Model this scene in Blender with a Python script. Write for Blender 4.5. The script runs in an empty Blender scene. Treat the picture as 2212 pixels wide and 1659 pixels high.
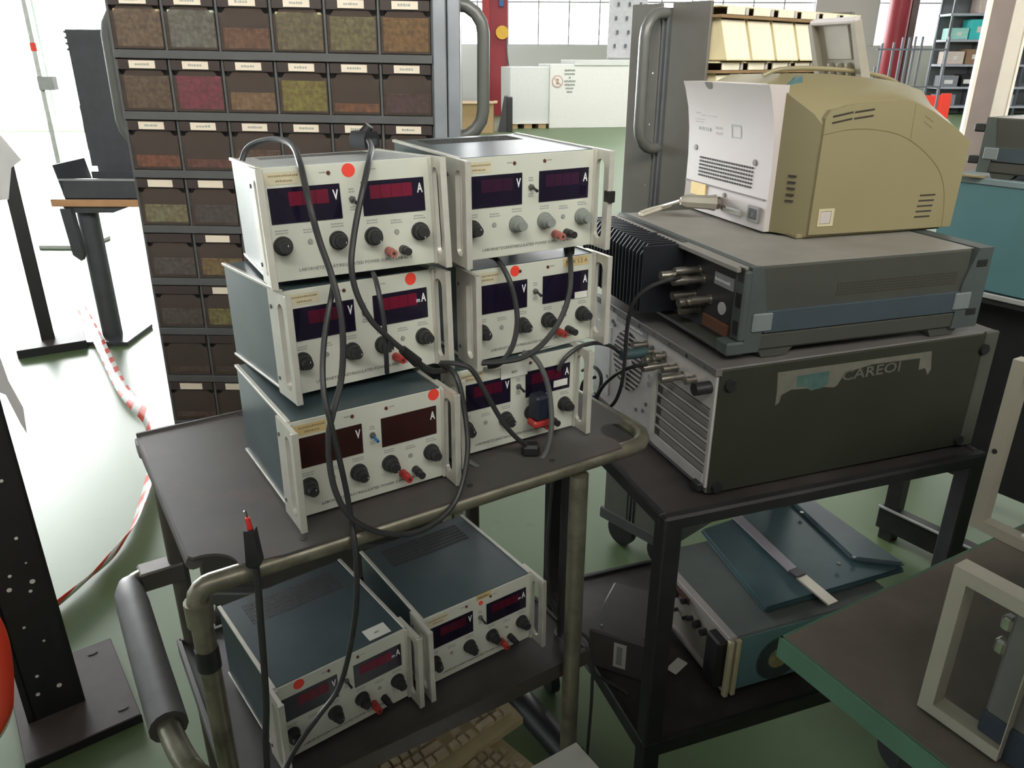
import bpy, bmesh, math, random
from mathutils import Vector, Matrix
random.seed(7)
R_ = math.radians
PI = math.pi
scene = bpy.context.scene
COL = scene.collection

# ------------------------------------------------------------------ camera
F_PX, PITCH, ROLL, CAM_H = 1672.0, R_(22.74), R_(-0.17), 1.45
_cp, _sp = math.cos(PITCH), math.sin(PITCH)
_r0, _f0, _d0 = Vector((1, 0, 0)), Vector((0, _cp, -_sp)), Vector((0, -_sp, -_cp))
C_RIGHT = _r0 * math.cos(ROLL) + _d0 * math.sin(ROLL)
C_DOWN = _d0 * math.cos(ROLL) - _r0 * math.sin(ROLL)
C_FWD = _f0
CAM = Vector((0, 0, CAM_H))
cam_d = bpy.data.cameras.new('camera')
cam = bpy.data.objects.new('camera', cam_d)
COL.objects.link(cam)
cam_d.sensor_fit = 'HORIZONTAL'
cam_d.sensor_width = 36.0
cam_d.lens = 36.0 * F_PX / 2212.0
cam_d.clip_start = 0.02
cam_d.clip_end = 300
mw = Matrix((C_RIGHT, -C_DOWN, -C_FWD)).transposed().to_4x4()
mw.translation = CAM
cam.matrix_world = mw
scene.camera = cam

# ------------------------------------------------------------------ world, view
world = bpy.data.worlds.new('overcast_sky')
scene.world = world
world.use_nodes = True
bg = world.node_tree.nodes['Background']
bg.inputs[0].default_value = (0.85, 0.92, 1.0, 1)
bg.inputs[1].default_value = 1.0
scene.view_settings.view_transform = 'Standard'
scene.view_settings.look = 'None'
scene.view_settings.exposure = 0.0
scene.view_settings.gamma = 1.0
scene.view_settings.use_curve_mapping = False
# strength of the glowing panes; rear and roof ones are unseen added fill
GATE_L, BACK_L, SIDE_L, REAR_FILL_L, ROOF_FILL_L = 60.0, 12.0, 1.0, 13.2, 6.0


# ------------------------------------------------------------------ pixel helpers
def ray(u, v):
    return C_RIGHT * ((u - 1106) / F_PX) + C_DOWN * ((v - 829.5) / F_PX) + C_FWD


def onz(u, v, z):
    d = ray(u, v)
    return CAM + d * ((z - CAM_H) / d.z)


def ony(u, v, y):
    d = ray(u, v)
    return CAM + d * (y / d.y)


def onplane(u, v, p, n):
    d = ray(u, v)
    return CAM + d * ((Vector(p) - CAM).dot(n) / d.dot(n))


# ------------------------------------------------------------------ materials
MATS = {}


def M(name, col, rough=0.5, metal=0.0, var=0.08, scale=18.0, bump=0.0, alpha=1.0, emit=None, spec=0.5, dirt=None, dirt_amt=0.0, dirt_scale=6.0, coat=0.0):
    if name in MATS:
        return MATS[name]
    m = bpy.data.materials.new(name)
    m.use_nodes = True
    nt = m.node_tree
    N, L = nt.nodes, nt.links
    b = N['Principled BSDF']
    b.inputs['Roughness'].default_value = rough
    b.inputs['Metallic'].default_value = metal
    b.inputs['Specular IOR Level'].default_value = spec
    b.inputs['Coat Weight'].default_value = coat
    if emit:
        b.inputs['Emission Color'].default_value = (*emit[0], 1)
        b.inputs['Emission Strength'].default_value = emit[1]
    tc = N.new('ShaderNodeTexCoord')
    no = N.new('ShaderNodeTexNoise')
    no.inputs['Scale'].default_value = scale
    no.inputs['Detail'].default_value = 5
    L.new(tc.outputs['Object'], no.inputs['Vector'])
    ra = N.new('ShaderNodeValToRGB')
    ra.color_ramp.elements[0].position = 0.32
    ra.color_ramp.elements[1].position = 0.70
    ra.color_ramp.elements[0].color = (*[max(0, c * (1 - var)) for c in col], 1)
    ra.color_ramp.elements[1].color = (*[min(1, c * (1 + var)) for c in col], 1)
    L.new(no.outputs['Fac'], ra.inputs['Fac'])
    out = ra.outputs['Color']
    if dirt:
        n2 = N.new('ShaderNodeTexNoise')
        n2.inputs['Scale'].default_value = dirt_scale
        n2.inputs['Detail'].default_value = 7
        n2.inputs['Roughness'].default_value = 0.7
        L.new(tc.outputs['Object'], n2.inputs['Vector'])
        r2 = N.new('ShaderNodeValToRGB')
        r2.color_ramp.elements[0].position = 0.52
        r2.color_ramp.elements[0].color = (0, 0, 0, 1)
        r2.color_ramp.elements[1].position = 0.72
        r2.color_ramp.elements[1].color = (dirt_amt, dirt_amt, dirt_amt, 1)
        L.new(n2.outputs['Fac'], r2.inputs['Fac'])
        mx = N.new('ShaderNodeMix')
        mx.data_type = 'RGBA'
        L.new(r2.outputs['Color'], mx.inputs[0])
        L.new(out, mx.inputs[6])
        mx.inputs[7].default_value = (*dirt, 1)
        out = mx.outputs[2]
    L.new(out, b.inputs['Base Color'])
    if bump:
        bp = N.new('ShaderNodeBump')
        bp.inputs['Strength'].default_value = bump
        bp.inputs['Distance'].default_value = 0.002
        L.new(no.outputs['Fac'], bp.inputs['Height'])
        L.new(bp.outputs['Normal'], b.inputs['Normal'])
    if alpha < 1:
        b.inputs['Alpha'].default_value = alpha
    MATS[name] = m
    return m


def stripes_material():
    m = bpy.data.materials.new('barrier_stripes')
    m.use_nodes = True
    N, L = m.node_tree.nodes, m.node_tree.links
    b = N['Principled BSDF']
    b.inputs['Roughness'].default_value = 0.35
    uv = N.new('ShaderNodeUVMap')
    sx = N.new('ShaderNodeSeparateXYZ')
    L.new(uv.outputs[0], sx.inputs[0])
    a = N.new('ShaderNodeMath')
    a.operation = 'MULTIPLY_ADD'
    a.inputs[1].default_value = 0.35
    L.new(sx.outputs[1], a.inputs[0])
    L.new(sx.outputs[0], a.inputs[2])
    f = N.new('ShaderNodeMath')
    f.operation = 'FRACT'
    L.new(a.outputs[0], f.inputs[0])
    g = N.new('ShaderNodeMath')
    g.operation = 'GREATER_THAN'
    g.inputs[1].default_value = 0.5
    L.new(f.outputs[0], g.inputs[0])
    mx = N.new('ShaderNodeMix')
    mx.data_type = 'RGBA'
    mx.inputs[6].default_value = (0.78, 0.76, 0.73, 1)
    mx.inputs[7].default_value = (0.72, 0.05, 0.025, 1)
    L.new(g.outputs[0], mx.inputs[0])
    L.new(mx.outputs[2], b.inputs['Base Color'])
    return m


def floor_material():
    m = bpy.data.materials.new('green_floor_coating')
    m.use_nodes = True
    N, L = m.node_tree.nodes, m.node_tree.links
    b = N['Principled BSDF']
    tc = N.new('ShaderNodeTexCoord')
    n1 = N.new('ShaderNodeTexNoise')
    n1.inputs['Scale'].default_value = 0.9
    n1.inputs['Detail'].default_value = 6
    L.new(tc.outputs['Object'], n1.inputs['Vector'])
    r1 = N.new('ShaderNodeValToRGB')
    r1.color_ramp.elements[0].position = 0.3
    r1.color_ramp.elements[0].color = (0.10, 0.152, 0.068, 1)
    r1.color_ramp.elements[1].position = 0.7
    r1.color_ramp.elements[1].color = (0.135, 0.19, 0.092, 1)
    L.new(n1.outputs['Fac'], r1.inputs['Fac'])
    n2 = N.new('ShaderNodeTexNoise')
    n2.inputs['Scale'].default_value = 7
    n2.inputs['Detail'].default_value = 8
    L.new(tc.outputs['Object'], n2.inputs['Vector'])
    r2 = N.new('ShaderNodeValToRGB')
    r2.color_ramp.elements[0].position = 0.66
    r2.color_ramp.elements[0].color = (0, 0, 0, 1)
    r2.color_ramp.elements[1].position = 0.8
    r2.color_ramp.elements[1].color = (0.5, 0.5, 0.5, 1)
    L.new(n2.outputs['Fac'], r2.inputs['Fac'])
    mx = N.new('ShaderNodeMix')
    mx.data_type = 'RGBA'
    L.new(r2.outputs['Color'], mx.inputs[0])
    L.new(r1.outputs['Color'], mx.inputs[6])
    mx.inputs[7].default_value = (0.07, 0.09, 0.06, 1)
    L.new(mx.outputs[2], b.inputs['Base Color'])
    rr = N.new('ShaderNodeMapRange')
    rr.inputs[3].default_value = 0.40
    rr.inputs[4].default_value = 0.50
    L.new(n1.outputs['Fac'], rr.inputs[0])
    L.new(rr.outputs[0], b.inputs['Roughness'])
    b.inputs['Specular IOR Level'].default_value = 0.30
    return m


PANEL = M('panel_grey_green', (0.60, 0.61, 0.53), 0.45, var=0.05, scale=9, dirt=(0.42, 0.40, 0.30), dirt_amt=0.25)
ALU = M('brushed_aluminium', (0.66, 0.64, 0.57), 0.38, 0.35, var=0.06, scale=40)
TEAL = M('teal_enamel', (0.052, 0.078, 0.088), 0.34, var=0.10, scale=14, dirt=(0.10, 0.125, 0.125), dirt_amt=0.3)
GREYCASE = M('pale_grey_enamel', (0.50, 0.53, 0.53), 0.30, var=0.05)
BLACKP = M('black_plastic', (0.018, 0.018, 0.02), 0.42, var=0.2)
KNOBB = M('knob_black', (0.022, 0.023, 0.024), 0.5, var=0.15)
KNOBG = M('knob_grey', (0.24, 0.26, 0.24), 0.55, var=0.08)
REDP = M('red_plastic', (0.42, 0.035, 0.03), 0.4)
REDPALE = M('red_plastic_faded', (0.40, 0.13, 0.11), 0.5)
DOTRED = M('red_sticker', (0.85, 0.06, 0.035), 0.5, var=0.03)
GLASSD = M('display_filter', (0.012, 0.008, 0.022), 0.10, var=0.1)
GLASSB = M('display_filter_brown', (0.035, 0.012, 0.012), 0.16, var=0.2)
DIGIT = M('digit_red', (0.15, 0.004, 0.024), 0.35, var=0.15)
DIGITD = M('digit_dim', (0.075, 0.003, 0.018), 0.35, var=0.15)
DIGITN = M('digit_purple', (0.035, 0.008, 0.03), 0.3)
WHITEINK = M('white_print', (0.80, 0.80, 0.78), 0.6, var=0.02)
DARKINK = M('dark_print', (0.09, 0.09, 0.085), 0.6, var=0.05)
GREYINK = M('grey_print', (0.30, 0.31, 0.28), 0.6, var=0.05)
YELLOWST = M('yellow_sticker', (0.60, 0.46, 0.22), 0.6, var=0.12, scale=40)
YELLOWFADE = M('faded_sticker', (0.58, 0.53, 0.38), 0.6, var=0.08, scale=40)
PAPER = M('white_paper', (0.72, 0.72, 0.66), 0.7, var=0.03)
CHROME = M('chrome', (0.75, 0.75, 0.73), 0.14, 1.0, var=0.03)
BRASS = M('nickel_connector', (0.36, 0.335, 0.29), 0.34, 0.9, var=0.1)
RUBBER = M('cable_rubber', (0.035, 0.036, 0.037), 0.45, var=0.15, scale=60)
RUBBERG = M('cable_grey', (0.11, 0.115, 0.11), 0.45, var=0.12)
BLUEP = M('blue_plastic', (0.02, 0.13, 0.36), 0.4)
CARTM = M('cart_sheet', (0.10, 0.092, 0.087), 0.6, 0.0, spec=0.12, var=0.10, scale=7, dirt=(0.17, 0.10, 0.095), dirt_amt=0.55, dirt_scale=9)
CARTD = M('cart_shelf_dark', (0.075, 0.07, 0.068), 0.5, 0.2, var=0.15)
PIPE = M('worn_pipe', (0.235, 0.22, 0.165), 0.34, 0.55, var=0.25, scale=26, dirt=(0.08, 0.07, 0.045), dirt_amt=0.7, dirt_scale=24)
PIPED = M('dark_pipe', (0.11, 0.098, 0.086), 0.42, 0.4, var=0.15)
SLEEVE = M('rubber_grip', (0.06, 0.056, 0.055), 0.6, var=0.2, scale=25)
TROLLEY = M('trolley_steel', (0.065, 0.056, 0.054), 0.45, 0.25, var=0.25, scale=12, dirt=(0.12, 0.085, 0.07), dirt_amt=0.5)
TROLLEYB = M('trolley_black', (0.028, 0.027, 0.028), 0.45, 0.2, var=0.2)
PCDARK = M('pc_side_paint', (0.026, 0.029, 0.019), 0.55, var=0.12, scale=8)
PCREAR = M('pc_rear_zinc', (0.60, 0.57, 0.56), 0.42, 0.35, var=0.06, scale=30)
PCTOP = M('pc_lid_paint', (0.13, 0.12, 0.115), 0.5, var=0.1)
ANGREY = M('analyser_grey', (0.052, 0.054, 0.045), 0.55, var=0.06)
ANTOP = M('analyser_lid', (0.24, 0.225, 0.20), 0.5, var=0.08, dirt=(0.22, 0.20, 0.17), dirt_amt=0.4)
ANBLUE = M('analyser_blue_strap', (0.045, 0.062, 0.075), 0.5, var=0.06)
ANBUMP = M('analyser_bumper', (0.06, 0.073, 0.07), 0.55, var=0.06)
ANCAP = M('strap_cap', (0.17, 0.19, 0.195), 0.45, var=0.05)
HEAT = M('black_heatsink', (0.02, 0.021, 0.028), 0.38, 0.3, var=0.1)
CREAM = M('printer_cream', (0.235, 0.20, 0.108), 0.45, var=0.035, scale=5)
CREAMW = M('printer_rear_white', (0.48, 0.435, 0.415), 0.45, var=0.03, scale=5)
CREAMD = M('printer_tray_grey', (0.30, 0.275, 0.225), 0.5, var=0.05)
SLOT = M('dark_slot', (0.035, 0.028, 0.022), 0.7, var=0.1)
SEAM = M('seam_brown', (0.20, 0.16, 0.075), 0.7, var=0.1)
SMOKE = M('smoked_plastic', (0.10, 0.075, 0.062), 0.22, var=0.2, scale=8, alpha=0.42)
RACKG = M('rack_grey', (0.075, 0.077, 0.078), 0.5, var=0.1)
RACKA = M('rack_aluminium', (0.50, 0.53, 0.57), 0.28, 0.75, var=0.12, scale=10)
CARD = M('label_card', (0.66, 0.58, 0.47), 0.7, var=0.05)
CARDY = M('label_edge', (0.55, 0.36, 0.10), 0.6, var=0.05)
TUBEG = M('grey_tube', (0.105, 0.108, 0.10), 0.35, var=0.05)
PANELG = M('rack_end_panel', (0.12, 0.112, 0.096), 0.5, var=0.06)
BINC = M('cream_bin', (0.74, 0.64, 0.40), 0.35, var=0.08)
BINF = M('cream_bin_front', (0.80, 0.74, 0.58), 0.35, var=0.06)
BINR = M('bin_rail_brown', (0.27, 0.17, 0.085), 0.5, var=0.1)
WHITEP = M('white_paint', (0.80, 0.80, 0.78), 0.55, var=0.02)
CRATEW = M('white_crate_paint', (0.90, 0.88, 0.84), 0.55, var=0.02)
REDCOL = M('red_column_paint', (0.34, 0.022, 0.035), 0.45, var=0.06)
YELLOW = M('yellow_plastic', (0.85, 0.48, 0.03), 0.4)
CARDB = M('cardboard', (0.50, 0.34, 0.18), 0.8, var=0.06)
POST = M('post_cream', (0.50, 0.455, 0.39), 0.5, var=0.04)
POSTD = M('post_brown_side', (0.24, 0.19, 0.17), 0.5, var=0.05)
TEALBIG = M('teal_cabinet', (0.085, 0.19, 0.21), 0.5, var=0.06, scale=6)
TABLETOP = M('table_laminate', (0.195, 0.165, 0.14), 0.55, var=0.08, scale=30)
TABLEEDGE = M('table_green_edge', (0.10, 0.215, 0.14), 0.5, var=0.06)
HANDC = M('cream_handle', (0.44, 0.415, 0.33), 0.5, var=0.05)
INSTG = M('instrument_grey', (0.17, 0.17, 0.155), 0.55, var=0.05)
INSTB = M('instrument_blue', (0.035, 0.05, 0.07), 0.55, var=0.08)
INSTT = M('instrument_teal_side', (0.12, 0.225, 0.23), 0.5, var=0.06)
INSTTOP = M('instrument_lid', (0.10, 0.115, 0.11), 0.5, var=0.08)
VINYL = M('blue_vinyl', (0.045, 0.085, 0.095), 0.30, var=0.25, scale=5, bump=0.15)
VINYLL = M('blue_vinyl_flap', (0.08, 0.115, 0.13), 0.32, var=0.2, scale=6, bump=0.1)
STRAP = M('grey_strap', (0.27, 0.25, 0.28), 0.4, 0.3, var=0.08)
BEIGE = M('keyboard_beige', (0.52, 0.42, 0.245), 0.5, var=0.07)
KEYC = M('key_cap', (0.50, 0.41, 0.27), 0.5, var=0.08, scale=60)
POSTBLK = M('upright_black', (0.012, 0.012, 0.014), 0.5, var=0.2)
PLATE = M('foot_plate_grey', (0.08, 0.066, 0.063), 0.6, 0.0, spec=0.12, var=0.08)
STEELD = M('far_dark_steel', (0.10, 0.11, 0.13), 0.5, var=0.1)
WOODEDGE = M('desk_wood_edge', (0.40, 0.22, 0.11), 0.6, var=0.1)
CHARC = M('charcoal_plastic', (0.05, 0.052, 0.06), 0.4, var=0.1)
SHELFM = M('far_shelf_steel', (0.42, 0.44, 0.50), 0.5, var=0.05)


# ------------------------------------------------------------------ mesh builder
class MB:
    def __init__(self):
        self.bm = bmesh.new()

    def _mark(self, faces, mi):
        for f in faces:
            f.material_index = mi

    def box(self, lo, hi, bev=0.0, mi=0, mat=None):
        lo, hi = Vector(lo), Vector(hi)
        c, s = (lo + hi) / 2, hi - lo
        m = Matrix.Translation(c) @ Matrix.Diagonal((abs(s.x), abs(s.y), abs(s.z), 1))
        if mat is not None:
            m = mat @ m
        g = bmesh.ops.create_cube(self.bm, size=1.0, matrix=m)
        vs = g['verts']
        fs = {f for v in vs for f in v.link_faces}
        self._mark(fs, mi)
        if bev:
            es = list({e for v in vs for e in v.link_edges})
            r = bmesh.ops.bevel(self.bm, geom=es, offset=bev, segments=1, affect='EDGES', profile=0.5)
            self._mark(r['faces'], mi)
        return self

    def quad(self, pts, mi=0):
        vs = [self.bm.verts.new(p) for p in pts]
        f = self.bm.faces.new(vs)
        f.material_index = mi
        return self

    @staticmethod
    def _ax(axis, p, t):
        if axis == 'x':
            return (t, p[0], p[1])
        if axis == 'y':
            return (p[0], t, p[1])
        return (p[0], p[1], t)

    def prism(self, pts, axis, a, b, mi=0):
        n = len(pts)
        A = [self.bm.verts.new(self._ax(axis, p, a)) for p in pts]
        B = [self.bm.verts.new(self._ax(axis, p, b)) for p in pts]
        fs = [self.bm.faces.new(A), self.bm.faces.new(B[::-1])]
        for i in range(n):
            fs.append(self.bm.faces.new((A[i], B[i], B[(i + 1) % n], A[(i + 1) % n])))
        self._mark(fs, mi)
        return self

    def ringprism(self, outer, inner, axis, a, b, mi=0):
        n = len(outer)
        V = [[self.bm.verts.new(self._ax(axis, p, t)) for p in q] for t in (a, b) for q in (outer, inner)]
        fs = []
        for i in range(n):
            j = (i + 1) % n
            fs.append(self.bm.faces.new((V[0][i], V[0][j], V[1][j], V[1][i])))
            fs.append(self.bm.faces.new((V[2][j], V[2][i], V[3][i], V[3][j])))
            fs.append(self.bm.faces.new((V[0][j], V[0][i], V[2][i], V[2][j])))
            fs.append(self.bm.faces.new((V[1][i], V[1][j], V[3][j], V[3][i])))
        self._mark(fs, mi)
        return self

    def cyl(self, p0, p1, r0, r1=None, n=14, mi=0):
        r1 = r0 if r1 is None else r1
        p0, p1 = Vector(p0), Vector(p1)
        d = (p1 - p0).normalized()
        t = d.orthogonal().normalized()
        s = d.cross(t)
        A, B = [], []
        for i in range(n):
            a = 2 * PI * i / n
            o = t * math.cos(a) + s * math.sin(a)
            A.append(self.bm.verts.new(p0 + o * r0))
            B.append(self.bm.verts.new(p1 + o * r1))
        fs = [self.bm.faces.new(A[::-1]), self.bm.faces.new(B)]
        for i in range(n):
            fs.append(self.bm.faces.new((A[i], A[(i + 1) % n], B[(i + 1) % n], B[i])))
        self._mark(fs, mi)
        return self

    def tube(self, pts, r, n=8, mi=0, smooth=0):
        pts = [Vector(p) for p in pts]
        if smooth:
            pts = catmull(pts, smooth)
        rings = []
        d0 = (pts[1] - pts[0]).normalized()
        t = d0.orthogonal().normalized()
        for i, p in enumerate(pts):
            if i == 0:
                d = d0
            elif i == len(pts) - 1:
                d = (pts[i] - pts[i - 1]).normalized()
            else:
                d = ((pts[i + 1] - p).normalized() + (p - pts[i - 1]).normalized())
                d = d.normalized() if d.length > 1e-6 else (pts[i + 1] - p).normalized()
            t = (t - d * t.dot(d)).normalized()
            s = d.cross(t)
            rr = r[i] if isinstance(r, (list, tuple)) else r
            rings.append([self.bm.verts.new(p + (t * math.cos(2 * PI * k / n) + s * math.sin(2 * PI * k / n)) * rr) for k in range(n)])
        fs = [self.bm.faces.new(rings[0][::-1]), self.bm.faces.new(rings[-1])]
        for a, b in zip(rings, rings[1:]):
            for k in range(n):
                fs.append(self.bm.faces.new((a[k], a[(k + 1) % n], b[(k + 1) % n], b[k])))
        self._mark(fs, mi)
        return self

    def mesh(self, name, *mats, smooth=True):
        bmesh.ops.recalc_face_normals(self.bm, faces=self.bm.faces[:])
        me = bpy.data.meshes.new(name)
        self.bm.to_mesh(me)
        self.bm.free()
        for m in mats:
            me.materials.append(m)
        if smooth:
            for p in me.polygons:
                p.use_smooth = True
            me.set_sharp_from_angle(angle=R_(34))
        return me

    def obj(self, name, mat, parent=None, **k):
        mats = mat if isinstance(mat, (list, tuple)) else (mat,)
        return put(name, self.mesh(name, *mats, **k), parent)


def catmull(pts, k):
    out = []
    n = len(pts)
    for i in range(n - 1):
        p0, p1, p2, p3 = pts[max(0, i - 1)], pts[i], pts[i + 1], pts[min(n - 1, i + 2)]
        for j in range(k):
            t = j / k
            out.append(0.5 * ((2 * p1) + (p2 - p0) * t + (2 * p0 - 5 * p1 + 4 * p2 - p3) * t * t + (3 * p1 - p0 - 3 * p2 + p3) * t ** 3))
    out.append(pts[-1])
    return out


def put(name, me, parent=None, loc=None, rot=None):
    o = bpy.data.objects.new(name, me)
    COL.objects.link(o)
    if parent:
        o.parent = parent
    if loc is not None:
        o.location = loc
    if rot is not None:
        o.rotation_euler = rot
    return o


def tag(o, label=None, cat=None, group=None, kind=None):
    if label:
        o['label'] = label
    if cat:
        o['category'] = cat
    if group:
        o['group'] = group
    if kind:
        o['kind'] = kind
    return o


def thing(name, label, cat, loc=(0, 0, 0), rotz=0.0, group=None, rot=None):
    o = put(name, None, None, loc, rot if rot else (0, 0, rotz))
    return tag(o, label, cat, group)


def struct(name, mb, mat):
    return tag(mb.obj(name, mat), kind='structure')


CACHE = {}


def cached(key, fn):
    if key not in CACHE:
        CACHE[key] = fn()
    return CACHE[key]


def text_mesh(s, size, mat, align='LEFT', bold=0.0, sx=1.0):
    key = ('text', s, size, mat.name, align, bold, sx)
    if key in CACHE:
        return CACHE[key]
    cu = bpy.data.curves.new('print', 'FONT')
    cu.body = s
    cu.size = size
    cu.align_x = align
    cu.offset = bold
    cu.extrude = 0.00008
    cu.resolution_u = 2
    o = bpy.data.objects.new('print', cu)
    COL.objects.link(o)
    dg = bpy.context.evaluated_depsgraph_get()
    dg.update()
    me = bpy.data.meshes.new_from_object(o.evaluated_get(dg))
    bpy.data.objects.remove(o)
    for v in me.vertices:
        v.co.x *= sx
    me.materials.clear()
    me.materials.append(mat)
    CACHE[key] = me
    return me


def rowdash(x0, z0, w, h, n, mb, y, seed, axis='y'):
    """a line of short strokes: print too small to read"""
    rnd = random.Random(seed)
    x = x0
    while x < x0 + w:
        l = rnd.uniform(0.5, 1.0) * w / n
        if axis == 'y':
            mb.box((x, y - 0.0001, z0), (x + l * 0.75, y, z0 + h * rnd.uniform(0.7, 1)))
        else:
            mb.box((y - 0.0001, x, z0), (y, x + l * 0.75, z0 + h * rnd.uniform(0.7, 1)))
        x += l


def stadium(cx, cy, w, h, n=6):
    """vertical slot outline, rounded ends"""
    r = w / 2
    pts = []
    for i in range(n + 1):
        a = PI * i / n
        pts.append((cx + r * math.cos(a), cy + h / 2 - r + r * math.sin(a)))
    for i in range(n + 1):
        a = PI + PI * i / n
        pts.append((cx + r * math.cos(a), cy - h / 2 + r + r * math.sin(a)))
    return pts


# ================================================================== THE HALL
def hall():
    struct('floor', MB().box((-16.5, -4, -0.2), (32, 33, 0)), floor_material())
    struct('ceiling', MB().box((-16.5, -4, 7.0), (32, 33, 7.2)), M('ceiling_grey', (0.08, 0.08, 0.078), 0.8))
    WALLM = M('wall_white', (0.74, 0.74, 0.74), 0.7, var=0.02, scale=0.6)
    FRAME = M('window_frame_grey', (0.40, 0.42, 0.44), 0.5)

    def window_or_fill(n, axis, at, a0, a1, z0, z1, cols, rows, L, tint, face):
        """glazed opening; axis = normal axis, at = plane, a0..a1 along the wall"""
        e = put('window_%d' % n, None)
        tag(e, kind='structure')
        pm = M('daylight_pane_%d' % n, (0.8, 0.85, 0.9), 0.2, emit=(tint, L))
        f = MB()
        t = 0.05

        def bx(mb, p0, p1, q0, q1, d0, d1):
            if axis == 'y':
                mb.box((p0, at + d0, q0), (p1, at + d1, q1))
            elif axis == 'z':
                mb.box((p0, q0, at + d0), (p1, q1, at + d1))
            else:
                mb.box((at + d0, p0, q0), (at + d1, p1, q1))
        for i in range(cols + 1):
            x = a0 + (a1 - a0) * i / cols
            bx(f, x - t / 2, x + t / 2, z0, z1, -0.06, 0.06)
        for j in range(rows + 1):
            z = z0 + (z1 - z0) * j / rows
            bx(f, a0, a1, z - t / 2, z + t / 2, -0.055, 0.055)
        f.obj('window_frame', FRAME, e)
        for i in range(cols):
            for j in range(rows):
                g = MB()
                x0, x1 = a0 + (a1 - a0) * i / cols + t / 2, a0 + (a1 - a0) * (i + 1) / cols - t / 2
                q0, q1 = z0 + (z1 - z0) * j / rows + t / 2, z0 + (z1 - z0) * (j + 1) / rows - t / 2
                bx(g, x0, x1, q0, q1, -0.01, 0.01)
                g.obj('pane', pm, e, smooth=False)

    window_or_fill(6, 'z', 6.94, -1.0, 24.0, 13.5, 17.0, 12, 1, ROOF_FILL_L, (1, 1, 1), -1)  # unseen glowing roof strip added to brighten the far crate and floor
    # far wall with its high window band
    w = MB()
    w.box((-3.2, 31, 0), (30, 31.3, 1.95)).box((-3.2, 31, 6.2), (30, 31.3, 7.0)).box((10.9, 30.95, 1.95), (13.2, 31.3, 6.2)).box((-3.2, 31, 1.95), (-2.4, 31.3, 6.2))
    struct('wall_back', w, WALLM)
    window_or_fill(1, 'y', 31.1, -2.4, 10.9, 1.95, 6.2, 12, 3, BACK_L, (1, 1, 1), -1)
    window_or_fill(2, 'y', 31.1, 13.2, 30, 1.95, 6.2, 14, 3, BACK_L, (1, 1, 1), -1)
    # bright glazed gate, nearer
    g = MB()
    g.box((-16, 17.3, 0), (-7.6, 17.5, 0.14)).box((-16, 17.3, 6.2), (-7.6, 17.5, 7)).box((-7.6, 17.3, 0), (-2.9, 17.5, 7)).box((-3.2, 17.3, 0), (-2.9, 31.3, 7))
    struct('wall_gate', g, WALLM)
    window_or_fill(3, 'y', 17.4, -16, -7.6, 0.14, 6.2, 4, 2, GATE_L, (0.97, 0.985, 1.0), -1)
    # side walls and the wall behind the camera
    s = MB()
    s.box((-16.3, -4, 0), (-16, 17.3, 0.9)).box((-16.3, -4, 5.6), (-16, 17.3, 7)).box((-16.3, -4, 0.9), (-16, -3.0, 5.6)).box((-16.3, 15.5, 0.9), (-16, 17.3, 5.6))
    struct('wall_left', s, WALLM)
    window_or_fill(4, 'x', -16.15, -3.0, 15.5, 0.9, 5.6, 8, 2, SIDE_L, (0.90, 0.96, 1.0), 1)
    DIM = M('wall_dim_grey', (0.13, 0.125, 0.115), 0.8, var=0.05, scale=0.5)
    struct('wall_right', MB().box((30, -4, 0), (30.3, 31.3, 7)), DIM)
    b = MB()
    b.box((-16, -3.8, 0), (30, -3.5, 3.3)).box((-16, -3.8, 6.2), (30, -3.5, 7)).box((-16, -3.8, 3.3), (-2.5, -3.5, 6.2)).box((8, -3.8, 3.3), (30, -3.5, 6.2))
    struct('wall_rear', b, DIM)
    struct('wall_partition', MB().box((-4, -0.80, 0), (4.5, -0.70, 2.5), 0.004), DIM)  # unseen screen added behind the camera to keep rear light off low parts
    window_or_fill(5, 'y', -3.6, -2.5, 8, 3.3, 6.2, 8, 2, REAR_FILL_L, (1.0, 0.97, 0.88), 1)  # unseen glowing panes added as fill for the front panels


hall()

# ================================================================== POWER SUPPLIES
PW, PH, PD = 0.215, 0.138, 0.225


def u2(u, v):
    return u * PW, PH * (1 - v)


def knob_mesh(key, mat):
    def f():
        b = MB()
        b.cyl((0, 0, 0), (0, -0.004, 0), 0.0118, 0.0114, 20)
        b.cyl((0, -0.004, 0), (0, -0.0135, 0), 0.0102, 0.0088, 18)
        b.cyl((0, -0.0135, 0), (0, -0.021, 0), 0.0076, 0.0066, 14)
        return b.mesh('knob', mat)
    return cached(('knob', key), f)


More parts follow.
